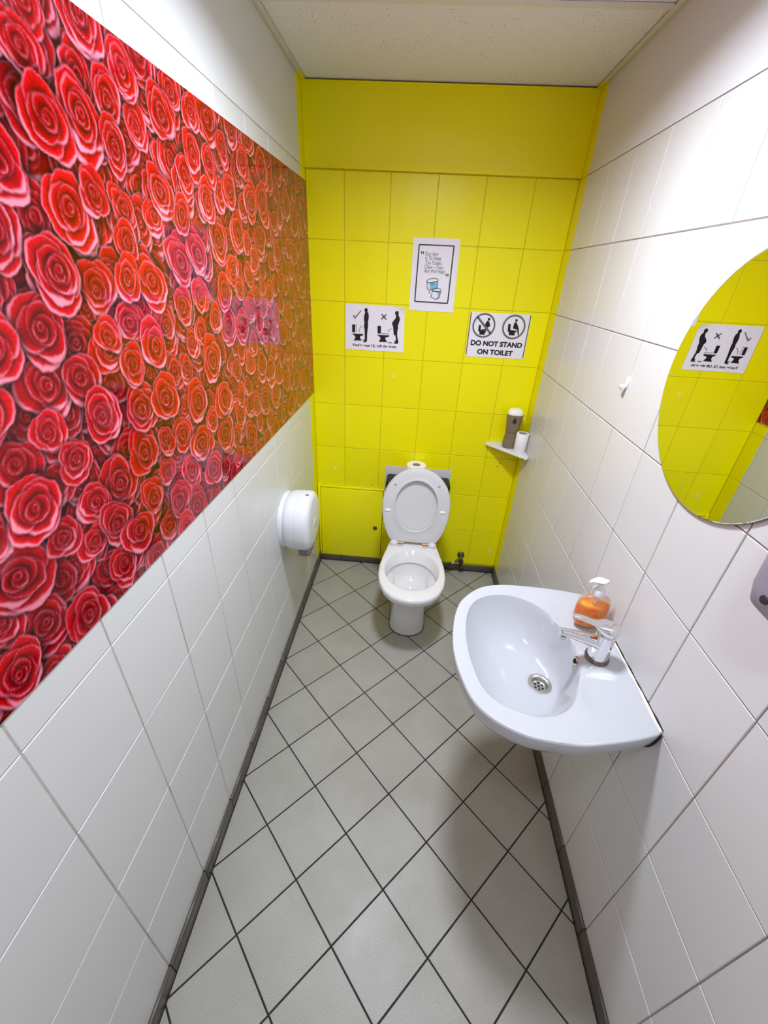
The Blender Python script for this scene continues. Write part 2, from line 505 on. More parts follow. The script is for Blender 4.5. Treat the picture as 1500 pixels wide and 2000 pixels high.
# ceiling panels, bars and wall angles
LAMP = (0.568, -1.16)
TB = [-0.555, -1.755, YF]
y1 = -0.004
for k, y0 in enumerate(TB):
    obj('ceiling_panel', box('ceiling_panel', (0.004, y0 + 0.004, ZC + 0.004), (W - 0.004, y1 - 0.004, ZC + 0.02)), M['ceiling_panel'], ce)
    y1 = y0
for k, y0 in enumerate(TB[:2]):
    structure('trim_%d' % (k + 1), box('trim', (0.02, y0 - 0.012, ZC - 0.001), (W - 0.02, y0 + 0.012, ZC + 0.003)), M['angle'],
              ('white ceiling bar in front of the yellow wall', 'white ceiling bar behind the viewer')[k], 'trim')
structure('trim_3', box('trim_left', (0.0, YF, ZC - 0.004), (0.021, -0.0145, ZC), 0.001, 1), M['angle'], 'pale metal ceiling angle above the mural wall', 'trim')
structure('trim_4', box('trim_right', (W - 0.021, YF, ZC - 0.004), (W, -0.0145, ZC), 0.001, 1), M['angle'], 'pale metal ceiling angle above the mirror wall', 'trim')
structure('trim_5', box('trim_back', (0.0, -0.022, ZC - 0.006), (W, -0.0, ZC - 0.001), 0.001, 1), M['yellow_smooth'], 'yellow painted ceiling angle above the yellow wall', 'trim')

# entrance door behind the viewer
d2 = thing('door_2', (0.57, YF, 0), 'white flush entrance door behind the viewer', 'door', kind='structure')
obj('door_leaf', box('leaf', (0.17, YF, 0.005), (0.97, YF + 0.03, 2.02), 0.003), M['white_paint'], d2)
for a, b in (((0.10, YF, 0), (0.168, YF + 0.045, 2.09)), ((0.972, YF, 0), (1.04, YF + 0.045, 2.09)), ((0.168, YF, 2.022), (0.972, YF + 0.045, 2.09))):
    obj('door_frame', box('frame', a, b, 0.003), M['white_paint'], d2)
obj('door_handle', tube('handle', smooth_path([(0.90, YF + 0.03, 1.02), (0.90, YF + 0.075, 1.02), (0.86, YF + 0.08, 1.02), (0.78, YF + 0.08, 1.02)]), 0.009), M['steel'], d2)

# service hatch in the yellow wall
d1 = thing('door_1', (0.2, 0, 0.045), 'yellow service hatch with small round lock left of the toilet', 'door', kind='structure')
for a, b in (((0.003, -0.010, 0.047), (0.016, 0.004, 0.556)), ((0.016, -0.010, 0.541), (0.402, 0.004, 0.553)),
             ((0.402, -0.012, 0.047), (0.412, 0.004, 0.54)), ((0.016, -0.010, 0.0465), (0.402, 0.004, 0.052))):
    obj('hatch_frame', box('hatch_frame', a, b, 0.0015, 1), M['yellow_smooth'], d1)
obj('hatch_gap', box('hatch_gap', (0.016, -0.001, 0.05), (0.402, 0.004, 0.543)), M['dark_gap'], d1)
obj('hatch_panel', box('hatch_panel', (0.0185, -0.013, 0.054), (0.3985, -0.002, 0.5385), 0.002), M['yellow_smooth'], d1)
lk = hit(732.5, 1031, 1, -0.013)
hl = obj('hatch_lock', lathe('lock', [(0.013, -0.012), (0.013, -0.017), (0.011, -0.019), (0.006, -0.0195), (0.006, -0.018), (0.0, -0.018)], (lk[0], 0, lk[2]), 24, 'y'), M['aged_metal'], d1)
obj('keyhole', box('keyhole', (lk[0] - 0.001, -0.0185, lk[2] - 0.004), (lk[0] + 0.001, -0.0178, lk[2] + 0.004)), M['dark_gap'], hl)

# ------------------------------------------------------------------ rose mural (a flat glossy print)
def paint_roses(y0, y1, z0, z1, res):
    """raster of overlapping roses: every rose is a stack of petals, outer ones first"""
    rng = np.random.default_rng(11)
    nx, nz = int((y1 - y0) / res), int((z1 - z0) / res)
    img = np.zeros((nz, nx, 3), np.float32)
    img[:] = (0.45, 0.0, 0.04)
    def patch(cx, cz, R):
        a, b = max(0, int((cx - R - y0) / res)), min(nx, int((cx + R - y0) / res) + 1)
        c, d = max(0, int((cz - R - z0) / res)), min(nz, int((cz + R - z0) / res) + 1)
        if b - a < 2 or d - c < 2: return None
        X = (np.arange(a, b) * res + y0 - cx)[None, :]; Z = (np.arange(c, d) * res + z0 - cz)[:, None]
        return img[c:d, a:b], X, Z
    DARK = np.array((0.44, 0.0, 0.02)); MID = np.array((0.80, 0.0, 0.05)); BRI = np.array((0.93, 0.03, 0.12)); PNK = np.array((0.96, 0.55, 0.63))
    def rose(cx, cz, R, tone=1.0):
        g = patch(cx, cz, R * 1.3)
        if g is None: return
        I, X, Z = g
        sq, ro = rng.uniform(0.80, 1.0), rng.uniform(0, math.pi)
        U = (X * math.cos(ro) + Z * math.sin(ro)) / R; V = (-X * math.sin(ro) + Z * math.cos(ro)) / (R * sq)
        rr = np.hypot(U, V)
        sh = np.clip((1.15 - rr) / 0.25, 0, 1)[..., None]
        I[:] = I * (1 - 0.34 * sh)                                    # gap of shade between neighbouring blooms
        la = rng.uniform(-2.2, -1.0)                                  # side where the rims curl over and catch the light
        light = math.atan2(-math.sin(ro) * math.cos(la) + math.cos(ro) * math.sin(la), math.cos(ro) * math.cos(la) + math.sin(ro) * math.sin(la))
        phi = rng.uniform(0, 6.28); turn = rng.choice([-1, 1])
        fx0, fz0 = rng.normal(0, 0.10, 2)                             # where the heart of the bloom points
        n_out, n_in = int(rng.integers(4, 6)), int(rng.integers(4, 7))
        levels = list(np.linspace(1.0, 0.66, n_out)) + list(np.linspace(0.56, 0.12, n_in))
        for li, rho in enumerate(levels):
            phi += turn * (2.15 + rng.uniform(-0.5, 0.5))
            outer_ = li < n_out
            k = rng.uniform(0.16, 0.30) if outer_ else 0.16 * rho + 0.02
            ox = k * math.cos(phi) + fx0 * (1 - rho); oz = k * math.sin(phi) + fz0 * (1 - rho)
            du, dv = U - ox, V - oz
            th = np.arctan2(dv, du); d0 = np.hypot(du, dv)
            w1, w2, w3 = rng.uniform(0, 6, 3)
            amp = 1.0 if outer_ else 0.6
            rad = rho * (0.80 if outer_ else 0.92) * (1 + amp * (0.06 * np.sin(2 * th + w1) + 0.04 * np.sin(3 * th + w2) + 0.022 * np.sin(7 * th + w3) + 0.008 * np.sin(17 * th + w1)))
            dth = np.abs(((th - phi + math.pi) % (2 * math.pi)) - math.pi)
            rad = rad * (1 + rng.uniform(0, 0.12) * np.clip(1 - dth / 0.5, 0, 1) ** 2)
            d = rad - d0
            inside = np.clip(d * R / res + 0.5, 0, 1)
            shadow = np.clip(1 + d / 0.13, 0, 1) * (1 - inside)
            I[:] = I * (1 - 0.30 * shadow[..., None])
            front = 0.5 + 0.5 * np.cos(th - phi)                      # the rim curls where this petal stands proud
            lit = 0.5 + 0.5 * np.cos(th - light)
            edge = 0.5 + 0.5 * np.sin(3 * th + w2)
            if outer_:
                wr = 0.030 + 0.26 * rng.uniform(0.3, 1.2) * front ** 1.8 * (0.25 + 0.75 * edge) * (0.18 + 0.82 * lit ** 1.5)
                amt = np.clip(0.62 + 0.6 * lit * front, 0, 1)
            else:
                wr = 0.022 + 0.08 * rho * front ** 2 * edge
                amt = np.clip(0.38 + 0.6 * front * (0.35 + 0.65 * lit), 0, 0.95)
            rim = np.clip((1 - d / wr) * 2.4, 0, 1) * amt
            body = np.clip(d / (0.40 * rho + 0.06), 0, 1)
            glow = (0.45 + 0.55 * lit) if outer_ else (0.35 + 0.4 * front)
            t1 = np.clip(1 - body * 1.6, 0, 1) * glow
            c = BRI * t1[..., None] + MID * (1 - t1)[..., None]
            dk = np.clip((body - 0.30) / 0.55, 0, 1)[..., None] * (0.70 if not outer_ else 0.42)
            c = c * (1 - dk) + DARK * dk
            c = c * ((0.95 + 0.05 * np.sin(19 * th + 12 * d0 + w3)) * (1.0 if outer_ else 0.90))[..., None]
            rim = rim[..., None]
            c = c * (1 - rim) + PNK * rim
            I[:] = I * (1 - inside[..., None]) + np.minimum(c * tone, 1.0) * inside[..., None]
    # rough layer of half-hidden blooms, then the whole ones
    pts = []
    step = 0.062
    for j in range(int((z1 - z0) / step) + 2):
        for i in range(int((y1 - y0) / step) + 2):
            pts.append((y0 + (i + 0.5 * (j % 2)) * step + rng.normal(0, .012), z0 + j * step + rng.normal(0, .012)))
    rng.shuffle(pts)
    for p in pts: rose(p[0], p[1], rng.uniform(0.042, 0.056), rng.uniform(0.80, 1.0))
    acc = []
    for _ in range(5000):
        p = (rng.uniform(y0, y1), rng.uniform(z0, z1)); R = rng.choice([0.036, 0.042, 0.048, 0.053, 0.058])
        if all((p[0] - q[0]) ** 2 + (p[1] - q[1]) ** 2 > (0.74 * (R + q[2])) ** 2 for q in acc): acc.append((p[0], p[1], R))
    acc.sort(key=lambda q: q[0] * 3 % 1 + rng.uniform(0, 1))
    for p in acc: rose(p[0], p[1], p[2] * 1.08, rng.uniform(0.92, 1.06))
    return np.clip(img, 0, 1)

MY0, MY1 = -2.50, -0.005
RES = 0.0018
IMG = paint_roses(MY0, MY1, 1.10, 1.99, RES)
lin = np.where(IMG <= 0.04045, IMG / 12.92, ((IMG + 0.055) / 1.055) ** 2.4)
ys = np.concatenate([np.linspace(MY0, -2.0, 70, endpoint=False), np.linspace(-2.0, -1.0, 560, endpoint=False), np.linspace(-1.0, MY1, 390)])
vs = np.linspace(0, 1, 470)
YY, VV = np.meshgrid(ys, vs)
zb = 1.1030 - 0.0095 * YY; zt = 1.9960 + 0.0110 * YY
ZZ = zb + (zt - zb) * VV
ny, nv = len(ys), len(vs)
co = np.stack([np.full_like(YY, 0.0035), YY, ZZ], -1).reshape(-1, 3)
fx_ = np.clip((YY - MY0) / RES, 0, IMG.shape[1] - 1.001); fz_ = np.clip(VV * (IMG.shape[0] - 1), 0, IMG.shape[0] - 1.001)
ix, iz = fx_.astype(int), fz_.astype(int); ax, az = (fx_ - ix)[..., None], (fz_ - iz)[..., None]
cv = (lin[iz, ix] * (1 - ax) * (1 - az) + lin[iz, ix + 1] * ax * (1 - az) + lin[iz + 1, ix] * (1 - ax) * az + lin[iz + 1, ix + 1] * ax * az).reshape(-1, 3)
idx = np.arange(ny * nv).reshape(nv, ny)
quads = np.stack([idx[:-1, :-1], idx[:-1, 1:], idx[1:, 1:], idx[1:, :-1]], -1).reshape(-1, 4)
me = bpy.data.meshes.new('printed_roses')
me.vertices.add(len(co)); me.vertices.foreach_set('co', co.astype(np.float32).ravel())
me.loops.add(quads.size); me.loops.foreach_set('vertex_index', quads.astype(np.int32).ravel())
me.polygons.add(len(quads)); me.polygons.foreach_set('loop_start', np.arange(0, quads.size, 4, dtype=np.int32))
me.update(calc_edges=True)
at = me.color_attributes.new('print', 'FLOAT_COLOR', 'POINT')
at.data.foreach_set('color', np.concatenate([cv, np.ones((len(cv), 1))], 1).astype(np.float32).ravel())
m = NT('glossy_rose_print')
ca = m.n('ShaderNodeVertexColor'); ca.layer_name = 'print'
grain = m.ramp(m.world_noise(300, 3, 0.7), [(0.3, (0.88, 0.88, 0.88, 1)), (0.7, (1, 1, 1, 1))])
m.set(m.mix(1.0, ca.outputs['Color'], grain, 'MULTIPLY'), 0.06, spec=0.5)
mural = thing('rose_mural', (0.0035, -1.25, 1.1), 'large glossy print of red and pink roses covering the left wall', 'mural')
obj('print', me, m.m, mural)
bV = [(0.0003, MY0, zb[0, 0] + .0005), (0.0003, MY1, zb[0, -1] + .0005), (0.0003, MY1, zt[0, -1] - .0005), (0.0003, MY0, zt[0, 0] - .0005)]
bV += [(0.0033,) + v[1:] for v in bV]
obj('backing_board', mesh('backing_board', bV, [(0, 3, 2, 1), (4, 5, 6, 7), (0, 1, 5, 4), (1, 2, 6, 5), (2, 3, 7, 6), (3, 0, 4, 7)]), M['paper'], mural)

# ------------------------------------------------------------------ notices on the yellow wall
PY = -0.0022     # paper face
def pix(o, s, x, y):
    p = hit(o[0] + x * s, o[1] + y * s, 1, PY); return p[0], p[2]

def flat(name, polys, mat, parent, y):
    """printed shapes: polygons in x,z laid just on the paper"""
    bm = bmesh.new()
    for poly in polys:
        vs_ = [bm.verts.new((x, y, z)) for x, z in poly]
        bm.faces.new(vs_).normal_update()
    bmesh.ops.triangulate(bm, faces=bm.faces[:])
    me_ = bpy.data.meshes.new(name); bm.to_mesh(me_); bm.free()
    for p in me_.polygons:
        if p.normal.y > 0: p.flip()
    return obj(name, me_, M[mat], parent)

def stroke(a, b, w):
    d = np.array(b) - np.array(a); n = np.array([-d[1], d[0]]) / max(np.hypot(*d), 1e-9) * w / 2
    return [tuple(np.array(a) + n), tuple(np.array(b) + n), tuple(np.array(b) - n), tuple(np.array(a) - n)]

def ellipse(c, rx, rz, n=28):
    return [(c[0] + rx * math.cos(2 * math.pi * k / n), c[1] + rz * math.sin(2 * math.pi * k / n)) for k in range(n)]

def ring(c, r0, r1, n=48):
    out = []
    for k in range(n):
        a, b = 2 * math.pi * k / n, 2 * math.pi * (k + 1) / n
        out.append([(c[0] + r * math.cos(t), c[1] + r * math.sin(t)) for r, t in ((r0, a), (r1, a), (r1, b), (r0, b))])
    return out

def lettering(body, left, right, height, mat, parent, y, bold=0.0, name='lettering'):
    """one line of text from left to right (x, z of the baseline ends)"""
    cu = bpy.data.curves.new('text', 'FONT'); cu.body = body; cu.size = 1.0; cu.offset = bold
    to = bpy.data.objects.new('text', cu); COL.objects.link(to)
    dg = bpy.context.evaluated_depsgraph_get(); dg.update()
    me_ = bpy.data.meshes.new_from_object(to.evaluated_get(dg))
    bpy.data.objects.remove(to)
    v = np.empty(len(me_.vertices) * 3, np.float32); me_.vertices.foreach_get('co', v); v = v.reshape(-1, 3)
    x0, x1 = v[:, 0].min(), v[:, 0].max()
    L, Rr = np.array(left), np.array(right); e = (Rr - L); n = np.array([-e[1], e[0]]) / np.hypot(*e)
    p = L + np.outer((v[:, 0] - x0) / (x1 - x0), e) + np.outer(v[:, 1] / 0.70 * height, n)
    w = np.stack([p[:, 0], np.full(len(p), y), p[:, 1]], 1)
    me_.vertices.foreach_set('co', w.astype(np.float32).ravel()); me_.update()
    me_.materials.clear()
    return obj(name, me_, M[mat], parent)

def paper(name, corners, parent, curl=0.0, n=14):
    """corners TL TR BR BL in x,z; a thin sheet, its top right corner lifting by curl"""
    TL, TR, BR, BL = [np.array(c) for c in corners]; V = []; F = []
    for lay in (0, 1):
        for j in range(n + 1):
            for i in range(n + 1):
                s, t = i / n, j / n
                p = (TL * (1 - s) + TR * s) * (1 - t) + (BL * (1 - s) + BR * s) * t
                k = max(0.0, (s - 0.72) / 0.28) * max(0.0, (0.14 - t) / 0.14)
                lift = curl * k ** 1.5 + 0.0003 * math.sin(6 * s + 3 * t)
                V.append((p[0], PY - lift + (0.0003 if lay == 0 else 0.0011), p[1] - 0.4 * lift))
    N = (n + 1) ** 2
    for j in range(n):
        for i in range(n):
            a = j * (n + 1) + i
            F.append((a, a + 1, a + n + 2, a + n + 1)); F.append((N + a, N + a + n + 1, N + a + n + 2, N + a + 1))
    for i in range(n):
        for a, b in ((i, i + 1), ((n) * (n + 1) + i, n * (n + 1) + i + 1), (i * (n + 1), (i + 1) * (n + 1)), (i * (n + 1) + n, (i + 1) * (n + 1) + n)):
            F.append((a, b, N + b, N + a))
    return obj(name, mesh(name, V, F, True, 30), M['paper'], parent)

IK = PY - 0.0007     # ink layer
# 1: lift the seat
O1, S1 = (660, 580), 140 / 1500
q1 = lambda pts: [pix(O1, S1, *p) for p in pts]
s1 = thing('paper_notice', (0.31, 0, 1.33), 'landscape notice with two standing figures and a tick and cross', 'sign', 'paper notices on the yellow wall')
paper('sheet', q1([(162, 135), (1400, 205), (1368, 1160), (155, 1088)]), s1, 0.012)
fig1 = [q1(ellipse((590, 275), 34, 43)),
        q1([(575, 305), (612, 305), (640, 345), (648, 400), (640, 470), (625, 530), (632, 580), (622, 680), (612, 780), (610, 900), (605, 935), (560, 950), (515, 940), (560, 915), (520, 905), (518, 890), (565, 890), (562, 800), (560, 700), (545, 600), (555, 540), (545, 470), (550, 380), (565, 340)])]
flat('standing_figure', fig1, 'ink', s1, IK)
flat('toilet_pictogram', [q1([(298, 572), (365, 575), (360, 738), (298, 735)]), q1([(300, 762), (540, 775), (520, 805), (470, 815), (462, 850), (498, 912), (330, 908), (365, 850), (355, 810), (320, 790)])], 'ink', s1, IK)
flat('tick_mark', [q1([(312, 385), (335, 372), (360, 418), (478, 278), (494, 288), (366, 452), (348, 452)])], 'ink_grey', s1, IK)
flat('thin_line', [q1(stroke((389, 560), (389, 735), 9))] + [q1(stroke(a, b, 11)) for a, b in zip([(515, 608), (480, 625), (455, 665)], [(480, 625), (455, 665), (445, 730)])], 'ink_grey', s1, IK)
fig2 = [q1(ellipse((1235, 340), 38, 48)),
        q1([(1222, 375), (1266, 380), (1292, 430), (1297, 480), (1275, 550), (1255, 600), (1260, 650), (1245, 720), (1240, 800), (1255, 900), (1265, 930), (1255, 980), (1160, 975), (1200, 940), (1180, 920), (1215, 905), (1205, 830), (1205, 805), (1170, 800), (1160, 700), (1155, 610), (1130, 570), (1140, 530), (1170, 490), (1205, 450), (1215, 410)])]
flat('standing_figure', fig2, 'ink', s1, IK)
flat('toilet_pictogram', [q1([(830, 602), (903, 607), (897, 768), (830, 762)]), q1([(825, 792), (1078, 802), (1060, 835), (1000, 845), (990, 875), (1030, 945), (855, 938), (890, 875), (885, 840), (845, 815)]), q1(stroke((1045, 955), (1130, 962), 14))], 'ink', s1, IK)
flat('cross_mark', [q1(stroke((915, 358), (1012, 472), 28)), q1(stroke((1015, 365), (905, 470), 28))], 'ink_grey', s1, IK)
flat('thin_line', [q1(stroke((915, 764), (1075, 776), 12))] + [q1(stroke(a, b, 11)) for a, b in zip([(1125, 660), (1080, 685)], [(1080, 685), (1045, 735)])], 'ink_grey', s1, IK)
lettering("You're not 12. Lift the seat.", pix(O1, S1, 300, 1022), pix(O1, S1, 1225, 1068), 0.0112, 'ink', s1, IK, 0.03)

# 2: our aim
O2, S2 = (790, 455), 0.08
q2 = lambda pts: [pix(O2, S2, *p) for p in pts]
s2 = thing('paper_notice', (0.58, 0, 1.52), 'portrait notice with thin black frame and small blue toilet drawing', 'sign', 'paper notices on the yellow wall')
paper('sheet', q2([(225, 110), (1372, 150), (1180, 1945), (105, 1880)]), s2, 0.0)
cs = [(362, 282), (1210, 320), (1052, 1720), (250, 1668)]
flat('black_frame', [q2(stroke(cs[k], cs[(k + 1) % 4], 28)) for k in range(4)], 'ink', s2, IK)
flat('quotation_mark', [q2([(405, 448), (432, 448), (425, 515), (410, 515)]), q2([(447, 450), (477, 450), (470, 520), (452, 518)])], 'ink', s2, IK)
flat('quotation_mark', [q2([(1005, 1000), (1032, 1000), (1025, 1060), (1008, 1058)]), q2([(1046, 1003), (1078, 1003), (1072, 1065), (1052, 1062)])], 'ink', s2, IK)
for body, a, b in (('Our Aim', (508, 552), (822, 562)), ('Is To Keep', (512, 652), (888, 668)), ('The Toilets', (508, 768), (908, 785)), ('Clean \u2013 Your', (485, 868), (945, 888)), ('Aim Will Help!', (475, 968), (985, 992))):
    lettering(body, pix(O2, S2, *a), pix(O2, S2, *b), 0.0148, 'ink_thin', s2, IK, -0.004)
tank_lid = [(540, 1170), (600, 1125), (700, 1108), (790, 1112), (825, 1140), (812, 1178), (700, 1202), (600, 1218), (552, 1205)]
tank = [(550, 1208), (615, 1220), (812, 1182), (800, 1340), (700, 1372), (600, 1398), (556, 1360)]
bowl_lid = [(672, 1405), (720, 1370), (820, 1348), (888, 1375), (892, 1430), (800, 1425), (720, 1420)]
bowl = [(668, 1420), (882, 1450), (842, 1592), (765, 1622), (690, 1585), (632, 1552), (672, 1500)]
def outline(pts, w): return [q2(stroke(pts[k], pts[(k + 1) % len(pts)], w)) for k in range(len(pts))]
flat('toilet_drawing_blue', [q2([(615, 1225), (808, 1186), (798, 1335), (700, 1366), (618, 1388)]), q2([(800, 1470), (872, 1458), (838, 1588), (770, 1612), (815, 1540)])], 'ink_blue', s2, IK)
flat('toilet_drawing_line', outline(tank_lid, 13) + outline(tank, 13) + outline(bowl_lid, 13) + outline(bowl, 13) + [q2(stroke((655, 1262), (700, 1252), 18)), q2(stroke((600, 1420), (612, 1482), 14))], 'ink_thin', s2, IK - 0.0002)

# 3: do not stand
O3, S3 = (900, 600), 0.1
q3 = lambda pts: [pix(O3, S3, *p) for p in pts]
s3 = thing('paper_notice', (0.92, 0, 1.33), 'landscape notice with two ringed pictograms and two lines of bold capitals', 'sign', 'paper notices on the yellow wall')
paper('sheet', q3([(198, 88), (1385, 150), (1222, 1018), (82, 955)]), s3, 0.0)
flat('border_line', [q3(stroke((207, 100), (100, 930), 15))], 'ink', s3, IK)
flat('border_line', [q3(stroke((1370, 160), (1206, 995), 15))], 'ink', s3, IK)
for k, c in enumerate(((450, 358), (1034, 388))):
    cc = pix(O3, S3, *c); flat('ring', ring(cc, 0.0468, 0.0545), 'ink_grey', s3, IK - 0.0003)
flat('slash', [q3(stroke((325, 185), (580, 515), 44))], 'ink_grey', s3, IK - 0.0003)
flat('seated_figure', [q3(ellipse((552, 235), 25, 27)), q3([(518, 262), (546, 265), (572, 330), (572, 370), (520, 402), (468, 350), (490, 300)]), q3([(395, 438), (470, 425), (520, 395), (505, 452), (395, 452)])], 'ink', s3, IK)
flat('toilet_pictogram', [q3([(352, 345), (395, 352), (388, 445), (495, 462), (490, 480), (470, 500), (465, 540), (358, 535), (365, 485), (338, 460)])], 'ink', s3, IK)
flat('seated_figure', [q3(ellipse((1088, 258), 25, 27)), q3([(1060, 290), (1088, 294), (1118, 370), (1130, 420), (1134, 546), (1112, 550), (1100, 440), (1015, 415), (1038, 330)])], 'ink', s3, IK)
flat('toilet_pictogram', [q3([(928, 325), (975, 325), (968, 445), (1092, 460), (1085, 482), (1052, 500), (1048, 552), (935, 545), (938, 487), (912, 465)])], 'ink', s3, IK)
lettering('DO NOT STAND', pix(O3, S3, 188, 733), pix(O3, S3, 1187, 795), 0.0218, 'ink', s3, IK, 0.042)
lettering('ON TOILET', pix(O3, S3, 313, 905), pix(O3, S3, 1003, 950), 0.0218, 'ink', s3, IK, 0.042)

# ------------------------------------------------------------------ round mirror
MC = (-1.365, 1.509)
mi = thing('round_mirror', (W, MC[0], MC[1] - 0.25), 'round frameless mirror on the right wall above the washbasin', 'mirror')
mt = Matrix.Translation((W - 0.0035, MC[0], MC[1])) @ Matrix.Rotation(math.radians(-0.22), 4, 'Z')
g1 = lathe('mirror_glass', [(0.25, 0.003), (0.25, -0.0012), (0.2485, -0.0022), (0.0, -0.0022)], (0, 0, 0), 128, 'x', 20)
g1.transform(mt); obj('mirror_glass', g1, M['mirror'], mi)
g2 = lathe('mirror_rim', [(0.2512, 0.003), (0.2512, -0.001), (0.2502, -0.001), (0.2502, 0.003)], (0, 0, 0), 128, 'x', 20, cap=False)
g2.transform(mt); obj('mirror_rim', g2, M['mirror_edge'], mi)

# ------------------------------------------------------------------ washbasin
BO = (0.955, -1.384)
outer = [(.687, -1.384), (.692, -1.33), (.703, -1.272), (.7257, -1.214), (.784, -1.151), (.851, -1.1245), (.942, -1.118), (1.036, -1.122), (1.10, -1.132),
         (W - 0.001, -1.142), (W - 0.001, -1.598), (1.133, -1.604), (1.075, -1.623), (.997, -1.641), (.943, -1.649), (.8735, -1.646), (.823, -1.636), (.766, -1.608), (.723, -1.563), (.698, -1.491), (.688, -1.43)]
bowl_rim = [(.728, -1.375), (.732, -1.31), (.745, -1.253), (.770, -1.210), (.812, -1.181), (.871, -1.170), (.929, -1.186), (.9715, -1.220), (.9986, -1.265), (1.018, -1.314), (1.024, -1.361), (1.020, -1.42),
            (.9957, -1.485), (.961, -1.543), (.922, -1.572), (.873, -1.584), (.819, -1.573), (.776, -1.549), (.750, -1.510), (.734, -1.445)]
bowl_rim = closed_spline(bowl_rim, 6)
NA = 160
ANG = [2 * math.pi * k / NA for k in range(NA)]
# put samples on the two corners at the wall so that they stay crisp
for cx_, cy_ in ((W - 0.001, -1.142), (W - 0.001, -1.598)):
    a = math.atan2(cy_ - BO[1], cx_ - BO[0]) % (2 * math.pi)
    k = min(range(NA), key=lambda q: abs(ANG[q] - a)); ANG[k] = a
_op = outer[10:] + outer[:10]                               # from one wall corner round the front to the other
outer = [tuple(p)[:2] for p in smooth_path([(x, y, 0) for x, y in _op], 6)]
outer = [(min(x, W - 0.001), y) for x, y in outer]
Ro, Rb = polar(outer, BO, ANG), polar(bowl_rim, BO, ANG)
def ss(a, b, x):
    t = min(1, max(0, (x - a) / (b - a))); return t * t * (3 - 2 * t)
ZD, ZR = 0.668, 0.8035
def deck(x, y, f):
    """height of the flat top: raised tap platform, shallow dished shelves beside it, lip at the edge"""
    z = ZR + 0.0045 * ss(0.25, 1.0, f)
    side = ss(0.045, 0.075, abs(y + 1.395)) * ss(0.985, 1.02, x) * (1 - ss(1.095, 1.118, x)) * (1 - ss(0.165, 0.2, abs(y + 1.384)))
    plat = (1 - ss(0.028, 0.06, abs(y + 1.395))) * ss(1.0, 1.045, x)
    return z - 0.006 * side + 0.003 * plat
rings = []
for r, z in ((0.0305, ZD - 0.06), (0.0305, ZD - 0.004), (0.0315, ZD - 0.002), (0.034, ZD)):
    rings.append([(BO[0] + r * math.cos(a), BO[1] + r * math.sin(a), z) for a in ANG])
for k in range(1, 19):
    s = k / 18; ring_ = []
    for a, rb in zip(ANG, Rb):
        r = 0.034 + (rb - 0.034) * s
        z = ZD + (ZR - 0.004 - ZD) * (0.16 * s + 0.84 * s ** 3.4)
        ring_.append((BO[0] + r * math.cos(a), BO[1] + r * math.sin(a), z))
    rings.append(ring_)
for f in (0.04, 0.10, 0.2, 0.32, 0.44, 0.56, 0.68, 0.8, 0.9, 0.96):
    ring_ = []
    for a, rb, ro in zip(ANG, Rb, Ro):
        r = rb + (ro - rb) * f; x, y = BO[0] + r * math.cos(a), BO[1] + r * math.sin(a)
        ring_.append((x, y, deck(x, y, f)))
    rings.append(ring_)
for ins, z in ((0.003, 0.8075), (0.0008, 0.8055), (0.0, 0.802), (0.002, 0.785), (0.006, 0.765), (0.012, 0.752), (0.024, 0.742), (0.05, 0.725), (0.10, 0.69)):
    ring_ = []
    for a, ro in zip(ANG, Ro):
        r = ro - ins * (1.0 if ro > 0.2 else 0.7)
        x, y = BO[0] + r * math.cos(a), BO[1] + r * math.sin(a)
        if math.cos(a) > 0.3 and x > W - 0.06 and ins > 0: x = max(x, min(W - 0.001, BO[0] + ro * math.cos(a)) - ins * 0.15)
        ring_.append((x, y, z))
    rings.append(ring_)
rings.append([(BO[0] + 0.07 * math.cos(a), BO[1] + 0.07 * math.sin(a), 0.645) for a in ANG])
rings.append([(BO[0] + 0.03 * math.cos(a), BO[1] + 0.03 * math.sin(a), 0.60) for a in ANG])
ba = thing('washbasin', (BO[0], BO[1], 0.60), 'white ceramic washbasin fixed to the right wall', 'washbasin')
obj('basin', loft('basin', rings, False, False, True, 50), M['ceramic'], ba)
# waste with perforated strainer
dr = obj('drain', lathe('drain', [(0.0335, ZD - 0.001), (0.033, ZD + 0.0022), (0.029, ZD + 0.003), (0.0235, ZD + 0.0008), (0.021, ZD - 0.004), (0.019, ZD - 0.011), (0.0, ZD - 0.011)], (BO[0], BO[1], 0), 48, cap=False), M['steel'], ba)
for k in range(7):
    a = 2 * math.pi * k / 6 + 0.4; rr = 0.0115 if k < 6 else 0.0
    obj('strainer_hole', lathe('strainer_hole', [(0.0038, ZD - 0.0112), (0.0038, ZD - 0.0106), (0.0, ZD - 0.0106)], (BO[0] + rr * math.cos(a), BO[1] + rr * math.sin(a), 0), 14), M['dark_gap'], dr)
